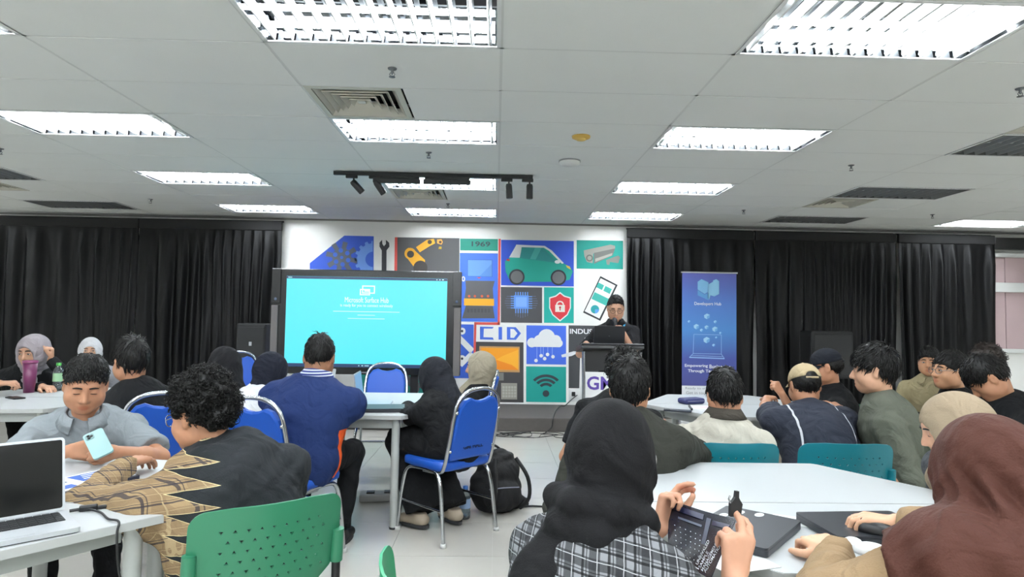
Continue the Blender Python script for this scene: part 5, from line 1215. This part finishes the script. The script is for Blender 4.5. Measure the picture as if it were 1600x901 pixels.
# around the middle table
person('woman in a black hijab at the back, left of the woman in white', W(352, 690, y=4.45)[:2], W(348, 570, y=4.45), face=150, pitch=8, top_m=blackc, sleeve='long', leg_m=trs, hijab=dict(m=cloth('hijab_black_a', (24, 24, 27)), nf=9), glasses=mat('wire_steel', (150, 152, 158), .25, metal=.8), q=1.2, seed=12)
person('woman in a white blouse and navy-black hijab beside the man in navy', W(378, 700, y=4.10)[:2], W(424, 581, y=4.25), face=52, pitch=28, yaw=-8, tone=T_LIGHT, top_m=cloth('blouse_white', (214, 216, 218)), sleeve='long', leg_m=trs, hijab=dict(m=cloth('hijab_navy_black', (24, 27, 38)), cape=(.125, .125, .12), drop=.05, nf=8, back=.0), q=1.1, seed=13, wr=.010, loose=.02, hl=(W(400, 618, y=4.5), (.5, .8, 0), (0, 0, 1), 'relax'), hr=(W(470, 640, y=4.3), (.4, .9, 0), (0, 0, 1), 'relax'), pl=V3(-.8, 0, -.6))
navy = cloth('polo_navy', (26, 42, 84)); g = NG(navy); nx, ny, nz_ = g.xyz()
fm = g.m('MULTIPLY', g.m('GREATER_THAN', g.m('ABSOLUTE', nx), .212), g.m('LESS_THAN', nz_, .73)); fm = g.m('MULTIPLY', fm, g.m('LESS_THAN', ny, .16)); fm = g.m('MULTIPLY', fm, g.m('GREATER_THAN', ny, -.02))
g.color(g.mix(fm, g.mix(.5, lin((24, 40, 82)), lin((29, 46, 90))), lin((226, 92, 40))))
coll = mat('collar_stripes', (40, 56, 120), .8); g = NG(coll); cx_, cy_, cz_ = g.xyz(); g.color(g.mix(g.stripe(cz_, .016, .4), lin((36, 52, 116)), lin((206, 212, 226))))
nav = person('big man in a navy polo shirt with his back to us at the middle table', (-1.12, 3.66), W(499, 560, y=3.86), face=88, yaw=8, pitch=24, cup=.055, top_m=navy, collar=coll, sleeve='short', leg_m=trs, hair=dict(top=.02, n=600, cut=(-.006, .60)), q=.95, size=1.06, wide=1.22, wr=.008, seed=15, loose=.02, hem=.13, tone=T_DARK, eyes=False,
       hl=(W(470, 632, y=4.35), (.5, .85, 0), (0, .2, 1), 'relax'), hr=(W(545, 630, y=4.34), (-.5, .85, .05), (0, .2, 1), 'relax'), pl=V3(-1, -.1, -.4), pr=V3(1, -.1, -.4), knees=[(-.15, .40, .54), (.22, .40, .53)], feet=[(-.16, .30, .09), (.19, .26, .09)])
person('woman in long black clothes and black hijab bending over the middle table', (-.25, 4.17), W(677, 588, y=4.36), face=138, pitch=30, yaw=6, tone=T_LIGHT, top_m=blackc, sleeve='long', leg_m=blackc, skirt=True, hijab=dict(m=cloth('hijab_black_b', (26, 28, 34)), cape=(.15, .14, .15), drop=.08, nf=7, back=.06, tail=[[(.0, -.06, .10, .06), (.04, -.13, -.08, .07), (.05, -.15, -.24, .075), (.05, -.13, -.34, .05)]]), q=1., seed=16, loose=.025, wr=.010, shoe_m=mat('shoe_beige', (170, 156, 138), .7),
       hl=(W(640, 634, y=4.62), (.1, 1, .0), (0, 0, 1), 'relax'), hr=(W(690, 620, y=4.75), (-.5, .8, 0), (0, 0, 1), 'relax'), pl=V3(-.85, .1, -.5), knees=[(-.13, .40, .54), (.13, .40, .54)], feet=[(-.12, .20, .10), (.10, .10, .10)])
person('woman in a beige hijab in profile beside the big screen', (-.24, 5.28), W(749, 573, y=5.2), face=176, pitch=6, tone=T_LIGHT, top_m=black2, sleeve='long', leg_m=trs, hijab=dict(m=cloth('hijab_beige_grey', (146, 138, 121)), cape=(.16, .15, .16), drop=.10, nf=9, back=.06, tail=[[(.02, -.08, .08, .06), (.03, -.14, -.1, .07), (.03, -.16, -.3, .06), (.02, -.16, -.42, .035)]], face=(.052, .08)), q=1.15, seed=17, hl=(W(690, 615, y=5.0), (-.9, .2, 0), (0, 0, 1), 'relax'), hr=(W(700, 618, y=5.2), (-.9, .1, 0), (0, 0, 1), 'relax'))
# speaker at the lectern
spb = cloth('polo_black', (24, 24, 27))
sk = person('man in glasses and black polo speaking into a microphone at the lectern', (1.22, 6.36), W(962, 482, y=6.28), face=-94, pitch=18, yaw=-3, tone=(196, 150, 124), top_m=spb, collar=spb, sleeve='short', leg_m=trs, stand=True, hair=dict(top=.014, n=420, cut=(.024, .74), length=.026), glasses=mat('wire_black', (16, 16, 18), .4), eyes='down', q=1.15, seed=19, wr=.005, hem=.06,
       hr=(W(916, 536, y=6.1), (.5, -.6, -.3), (0, 0, 1), 'relax'), hl=(W(975, 522, y=6.06), (-.62, .0, .75), (.35, -.85, .35), 'grip'), pl=V3(-.5, -.4, -.8), pr=V3(.5, -.4, -.7))
bd = sk['body']
def badge(px, py): return None
sh_ = next(o for o in sk['root'].children if o.name.startswith('shirt')); co = np.zeros(len(sh_.data.vertices)*3, np.float32); sh_.data.vertices.foreach_get('co', co); co = co.reshape(-1, 3)
lt = sk['tol'](W(974, 508, y=6.2)); nr = co[(np.abs(co[:, 0]-lt[0]) < .02) & (np.abs(co[:, 2]-lt[2]) < .02)]; lt[1] = nr[:, 1].max()+.002
lg = MB()
for s_ in (-1, 1): lg.prism([(0, 0), (s_*.022, .016), (s_*.024, .002), (s_*.016, -.004), (s_*.018, -.016), (s_*.006, -.012)], 0, .002, Matrix.Translation(Vector(lt)) @ Matrix.Rotation(-PI/2, 4, 'X') @ Matrix.Scale(-1, 4, (0, 1, 0)))
lg.prism([(-.02, -.024), (.02, -.024), (.02, -.021), (-.02, -.021)], 0, .002, Matrix.Translation(Vector(lt)) @ Matrix.Rotation(-PI/2, 4, 'X') @ Matrix.Scale(-1, 4, (0, 1, 0)))
lg.build('chest_logo', mat('logo_blue', (70, 170, 220), .6), sh_)
mc = empty('microphone', 'black handheld microphone held to the speaker\'s mouth', 'microphone', None, W(962, 511, y=6.10), rot=(math.radians(-28), 0, math.radians(8)))
MB().lathe([(.001, -.12), (.012, -.118), (.016, .02), (.018, .045)], n=14).build('handle', black_pl, mc); MB().lathe([(.018, .045), (.026, .06), (.027, .08), (.018, .098), (.001, .104)], n=14).build('grille', mat('mic_grille', (46, 46, 50), .4, metal=.6), mc)
# right side, behind
person('curly-haired person in black half hidden behind the boy in dark olive', W(948, 700, y=3.62)[:2], W(975, 584, y=3.65), face=78, pitch=6, top_m=blackc, sleeve='short', leg_m=trs, hair=dict(style='curly', vol=.012, top=.025, n=500), q=1.15, seed=20, wide=1.05, eyes=False)
person('boy in a dark olive shirt with his back to us, before the lectern', W(992, 800, y=2.80)[:2], W(984, 608, y=2.9), face=76, pitch=8, top_m=cloth('tee_dark_olive', (46, 47, 42)), sleeve='elbow', leg_m=trs, hair=dict(top=.03, vol=.008, n=800, back=.0, cut=(-.022, .55), length=.036), q=.9, seed=21, wr=.009, loose=.02, wide=1.08, size=1.04, eyes=False, hr=(W(1075, 690, y=3.3), (.2, .9, 0), (0, 0, 1), 'relax'), pr=V3(.9, -.2, -.6))
cream = cloth('tee_cream', (186, 182, 170)); cdark = cloth('collar_dark', (66, 62, 56))
person('boy in a cream shirt with a dark collar in the teal chair', (1.15, 3.24), W(1132, 620, y=3.22), face=82, pitch=14, yaw=-6, tone=(190, 140, 112), cup=.07, top_m=cream, collar=cdark, sleeve='elbow', leg_m=trs, hair=dict(top=.03, vol=.004, n=700, cut=(.012, .62), length=.04), q=.9, seed=22, wr=.009, loose=.015, wide=1.06, eyes=False, hl=((.98, 3.75, .78), (.2, .9, 0), (0, 0, 1), 'relax'), hr=((1.32, 3.75, .78), (-.2, .9, 0), (0, 0, 1), 'relax'))
slate = cloth('shirt_slate', (52, 56, 70)); g = NG(slate); sx_, sy_, sz_ = g.xyz()
ln = g.m('LESS_THAN', g.m('ABSOLUTE', g.m('SUBTRACT', g.m('ABSOLUTE', sx_), g.m('ADD', .125, g.m('MULTIPLY', g.m('SUBTRACT', .95, sz_), .10)))), .004); ln = g.m('MULTIPLY', ln, g.m('LESS_THAN', sy_, .18)); ln = g.m('MULTIPLY', ln, g.m('LESS_THAN', sz_, .97))
ln2 = g.m('MULTIPLY', g.m('LESS_THAN', g.m('ABSOLUTE', g.m('SUBTRACT', sz_, .965)), .004), g.m('GREATER_THAN', g.m('ABSOLUTE', sx_), .12)); g.color(g.mix(g.m('MAXIMUM', ln, ln2), lin((42, 46, 57)), lin((206, 208, 214))))
person('boy in a beige cap and slate shirt with white piping, leaning on the table', (1.80, 3.42), W(1257, 603, y=3.68), face=92, pitch=14, yaw=-4, top_m=slate, sleeve='short', leg_m=cloth('trousers_sand', (170, 158, 140)), cap=dict(m=cloth('cap_beige', (178, 160, 128))), q=.95, seed=23, wr=.010, loose=.02, wide=1.14, eyes=False, shrug=.03, hl=(W(1195, 618, y=4.2), (.6, .7, .1), (0, 0, 1), 'relax'), hr=(W(1300, 625, y=4.25), (-.4, .8, .1), (0, 0, 1), 'relax'), pl=V3(-1, 0, -.15), pr=V3(1, -.1, -.2))
person('young man in a black cap and glasses at the table below the banner', (2.42, 4.36), W(1290, 574, y=4.32), face=160, yaw=-8, pitch=8, top_m=blackc, sleeve='short', leg_m=trs, cap=dict(m=cloth('cap_black', (22, 25, 32))), glasses=mat('wire_black', (16, 16, 18), .4), q=1.1, seed=24, hr=(W(1222, 616, y=4.55), (-.5, .1, .8), (.3, -.8, .2), 'fist'), hl=(W(1240, 640, y=4.1), (-.8, .3, 0), (0, 0, 1), 'relax'))
sage = cloth('sweater_sage', (88, 91, 81))
person('young man in a grey-green sweater in profile on the right', (2.22, 3.42), W(1366, 580, y=3.46), face=156, pitch=4, yaw=-8, tone=(204, 158, 130), top_m=sage, sleeve='elbow', leg_m=trs, hair=dict(top=.032, vol=.008, n=850, cut=(-.004, .50), length=.045), q=.95, seed=25, wr=.009, loose=.02, size=1.05, hl=None, hr=None)
person('young man in a khaki shirt far back on the right, facing us', W(1455, 680, y=5.6)[:2], W(1452, 566, y=5.45), face=-128, pitch=2, yaw=-4, tone=(190, 140, 108), top_m=cloth('shirt_khaki', (160, 148, 116)), collar=cloth('shirt_khaki', (160, 148, 116)), sleeve='short', leg_m=trs, hair=dict(top=.022, vol=.004, n=320, cut=(.004, .6)), q=1.35, seed=26)
person('young man in black with glasses looking left on the right side', (3.28, 4.22), W(1484, 580, y=4.2), face=168, pitch=-2, yaw=14, tone=(200, 150, 116), top_m=blackc, sleeve='short', leg_m=trs, hair=dict(top=.018, vol=.004, n=450, cut=(-.006, .55)), glasses=mat('wire_steel', (150, 152, 158), .25, metal=.8), q=1.05, seed=27, wide=1.08, size=1.05)
person('brown-haired person in olive at the far right behind the bowed man', W(1548, 700, y=5.0)[:2], W(1541, 568, y=4.95), face=150, pitch=10, top_m=cloth('shirt_olive', (84, 84, 62)), sleeve='short', leg_m=trs, hair=dict(style='curly', top=.03, vol=.008, n=400, m=mat('brown_hair', (38, 28, 24), .45)), q=1.3, seed=28)
person('man in a black jacket bowing his head at the right edge', (3.22, 3.62), W(1545, 592, y=3.62), face=160, pitch=46, yaw=-12, top_m=blackc, sleeve='long', leg_m=trs, hair=dict(top=.022, vol=.006, n=600, cut=(-.008, .52)), q=1., seed=29, wide=1.15, size=1.06, loose=.02, hl=(W(1500, 660, y=3.4), (-.9, .2, 0), (0, 0, 1), 'relax'), hr=(W(1505, 655, y=3.8), (-.9, .1, 0), (0, 0, 1), 'relax'))
# front right: three women
bh = cloth('hijab_oatmeal', (150, 134, 113)); g = NG(bh); ox, oy, oz = g.xyz()
person('woman in an oatmeal hijab with brown stripes bending at the right table', (2.02, 2.46), W(1488, 668, y=2.34), face=174, pitch=22, yaw=-14, tone=(200, 154, 128), top_m=cloth('cardigan_grey', (74, 76, 80)), sleeve='long', leg_m=cloth('skirt_cream', (196, 186, 166)), skirt=True, hijab=dict(m=bh, cape=(.17, .15, .17), drop=.10, nf=8, face=(.056, .08), under=mat('inner_black', (24, 22, 24), .9)), q=.95, seed=30, eyes='down')
bwp = plaid('plaid_black_white', (128, 130, 134), (12, 12, 14), (34, 35, 38), (170, 172, 175), .05)
bl_h = cloth('hijab_black_front', (20, 20, 22), bscale=300)
person('woman in a black hijab and black-white plaid shirt holding a brochure', (.155, 1.30), W(958, 712, y=1.44), face=42, pitch=12, yaw=4, tone=(194, 146, 120), top_m=bwp, sleeve='elbow', leg_m=trs, size=.98, wide=.95, q=.8, seed=31, wr=.009, loose=.025, eyes=True, glasses=mat('wire_clear', (170, 168, 170), .2, metal=.6),
       hijab=dict(m=bl_h, cape=(.125, .12, .10), drop=.0, nf=6, fold=.009, back=.0, roll=[[(-.075, .06, -.10, .018), (-.095, -.02, -.105, .024), (-.07, -.10, -.105, .028), (.0, -.13, -.105, .030), (.075, -.09, -.11, .028), (.10, .0, -.12, .026), (.085, .06, -.135, .02)], [(-.08, .05, -.145, .018), (-.09, -.05, -.15, .026), (-.03, -.125, -.155, .032), (.06, -.11, -.165, .032), (.105, -.02, -.175, .028), (.09, .06, -.18, .02)]], tail=[[(-.03, -.09, .02, .05), (-.035, -.135, -.10, .062), (-.035, -.15, -.22, .066), (-.03, -.14, -.36, .062)], [(.02, -.09, .02, .03), (.03, -.13, -.10, .035), (.035, -.145, -.25, .036)]]),
       hl=(W(1030, 824, y=1.68), (.35, .25, .85), (-.5, .6, .2), 'pinch'), hr=(W(1146, 904, y=1.36), (.22, .2, .95), (.25, -.95, .1), 'pinch'), pl=V3(-.8, .1, -.7), pr=V3(.7, .2, -.7))
br = cloth('hijab_brown', (74, 43, 35), rough=.7)
tan = cloth('blouse_tan', (150, 126, 97))
person('woman in a brown hijab and tan blouse with her back to us at the right', (1.26, 1.14), W(1538, 738, y=1.42), face=104, pitch=14, yaw=-14, tone=(214, 168, 138), top_m=tan, sleeve='long', leg_m=trs, size=1.0, q=.8, seed=33, wr=.010, loose=.02, eyes=False, neck=.14, shrug=.045,
       hijab=dict(m=br, cape=(.20, .17, .17), drop=.10, nf=12, fold=.013, lowz=.2, back=.07, wide=.006, shl=(.105, .36, .26)), hl=(W(1306, 862, y=1.66), (-.15, .95, .05), (-.2, -.1, 1), 'type'), hr=(W(1402, 816, y=1.86), (-.85, .5, .0), (0, 0, 1), 'type'), pl=V3(-.9, -.1, -.4), pr=V3(.9, .1, -.3))
# brochure and the little black thing
bro = empty('brochure', 'dark glossy brochure with white lettering held open by the woman in plaid', 'brochure', None, (0, 0, 0))
q4 = [Vector(W(1043, 779, y=1.72)), Vector(W(1150, 810, y=1.50)), Vector(W(1110, 905, y=1.40)), Vector(W(1044, 868, y=1.62))]
bro.location = (q4[0]+q4[2])/2; nb = (q4[1]-q4[0]).cross(q4[3]-q4[0]).normalized(); nb = nb if nb.y < 0 else -nb
def bpt(u, v, o=0.): return (q4[0]*(1-u)*(1-v)+q4[1]*u*(1-v)+q4[2]*u*v+q4[3]*(1-u)*v)-bro.location-nb*(.02*math.sin(PI*u))+nb*o
pm = mat('brochure_print', (22, 24, 34), .25); g = NG(pm); n1 = g.n('ShaderNodeTexNoise'); n1.inputs['Scale'].default_value = 22; n1.inputs['Detail'].default_value = 5
g.color(g.mix(n1.outputs[0], lin((6, 7, 10)), lin((34, 38, 56))))
vs = [bpt(i/10, j/6, o) for o in (0, -.0015) for j in range(7) for i in range(11)]; fs = [(j*11+i, j*11+i+1, j*11+i+12, j*11+i+11) for j in range(6) for i in range(10)]; fs += [tuple(77+a for a in f[::-1]) for f in fs]
MB().add(vs, fs, True).build('sheet', pm, bro)
def bquad(name, u0, v0, u1, v1, m, o=.0012): MB().add([bpt(u0, v0, o), bpt(u1, v0, o), bpt(u1, v1, o), bpt(u0, v1, o)], [(0, 1, 2, 3)]).build(name, m, bro)
wi = mat('white_ink', (224, 226, 230), .4); gi = mat('grey_ink', (84, 90, 106), .4); bi = mat('blue_ink', (32, 36, 64), .35)
bquad('photo_block', .05, .06, .5, .16, bi); bquad('photo_block', .55, .10, .62, .55, gi); bquad('photo_block', .15, .25, .5, .29, gi); bquad('photo_block', .65, .12, .95, .2, bi)
for r in range(6):
    for c in range(7):
        u, v = .10+.08*c+.01*r, .42+.085*r; bquad('dot_print', u, v, u+.014, v+.012, wi)
bquad('edge_line', .02, .94, .62, .955, wi)
def btext(s, u, v, w_, hgt):
    me = text_mesh(s, 1, 0, 'LEFT', .01); xs = [p.co.x for p in me.vertices]; ys = [p.co.y for p in me.vertices]; ex = ((bpt(u, v-.3)-bpt(u, v)).normalized()*.86+(bpt(u+.3, v)-bpt(u, v)).normalized()*.5).normalized(); O = bpt(u, v, .002); ey = ex.cross(nb).normalized(); ey = -ey if False else ey
    for p in me.vertices: X_, Y_ = (p.co.x-min(xs))/(max(xs)-min(xs))*w_, (p.co.y-min(ys))/(max(ys)-min(ys))*hgt; p.co = O+ex*X_-ey*Y_
    obj('lettering', me, wi, bro)
btext('UNRIVALED', .58, .90, .062, .0085); btext('SAMPLE', .66, .93, .042, .0085); btext('MANAGEMENT BY', .74, .95, .09, .0085); btext('AUTOMATION', .82, .95, .075, .0085)
kc = empty('figure_keyring', 'small flat black figure pinched between her fingers above the brochure', 'keyring', None, W(1149, 792, y=1.425), rot=(0, .1, .3))
MB().prism([(-.014, -.02), (.014, -.02), (.016, .008), (.009, .016), (.005, .022), (.004, .036), (-.004, .036), (-.005, .022), (-.009, .016), (-.016, .008)], -.004, .004, Matrix.Rotation(PI/2, 4, 'X')).build('figure', mat('rubber_black', (26, 26, 28), .5), kc)
MB().tube([(-.016, -.002, .010), (-.021, -.002, .018), (-.018, -.002, .026)], .002, 6).build('clip', chrome, kc)
# backpack
F = Field((-.3, -.25, -.02), (.3, .25, .52), .011)
F.ell((0, 0, .17), (.19, .12, .19), None, .05); F.ell((.03, .02, .30), (.14, .09, .13), None, .05); F.ell((.02, -.10, .12), (.14, .06, .11), None, .02); F.cone((.12, 0, .06), (.24, .02, .03), .06, .03, .04); F.plane((0, 0, .004), (0, 0, -1)); F.disp(wrinkle(.012, 1.2, 5)); obj('bag_body', F.mesh('bag_body'), BPM, bp)
MB().tube(bend([(-.06, .06, .40), (-.02, .02, .46), (.05, .04, .42)], 5), .009, 8).build('handle', BPM, bp)
for s in (-1, 1): MB().tube(bend([(s*.08+.04, -.08, .38), (s*.12+.06, -.16, .26), (s*.13+.06, -.17, .12), (s*.12+.03, -.10, .03)], 5), .014, 8).build('strap', BPM, bp)
MB().tube(bend([(-.10, -.145, .19), (0, -.17, .20), (.12, -.15, .19)], 4), .004, 6).build('zip', mat('zip', (150, 150, 170), .3, metal=.7), bp)
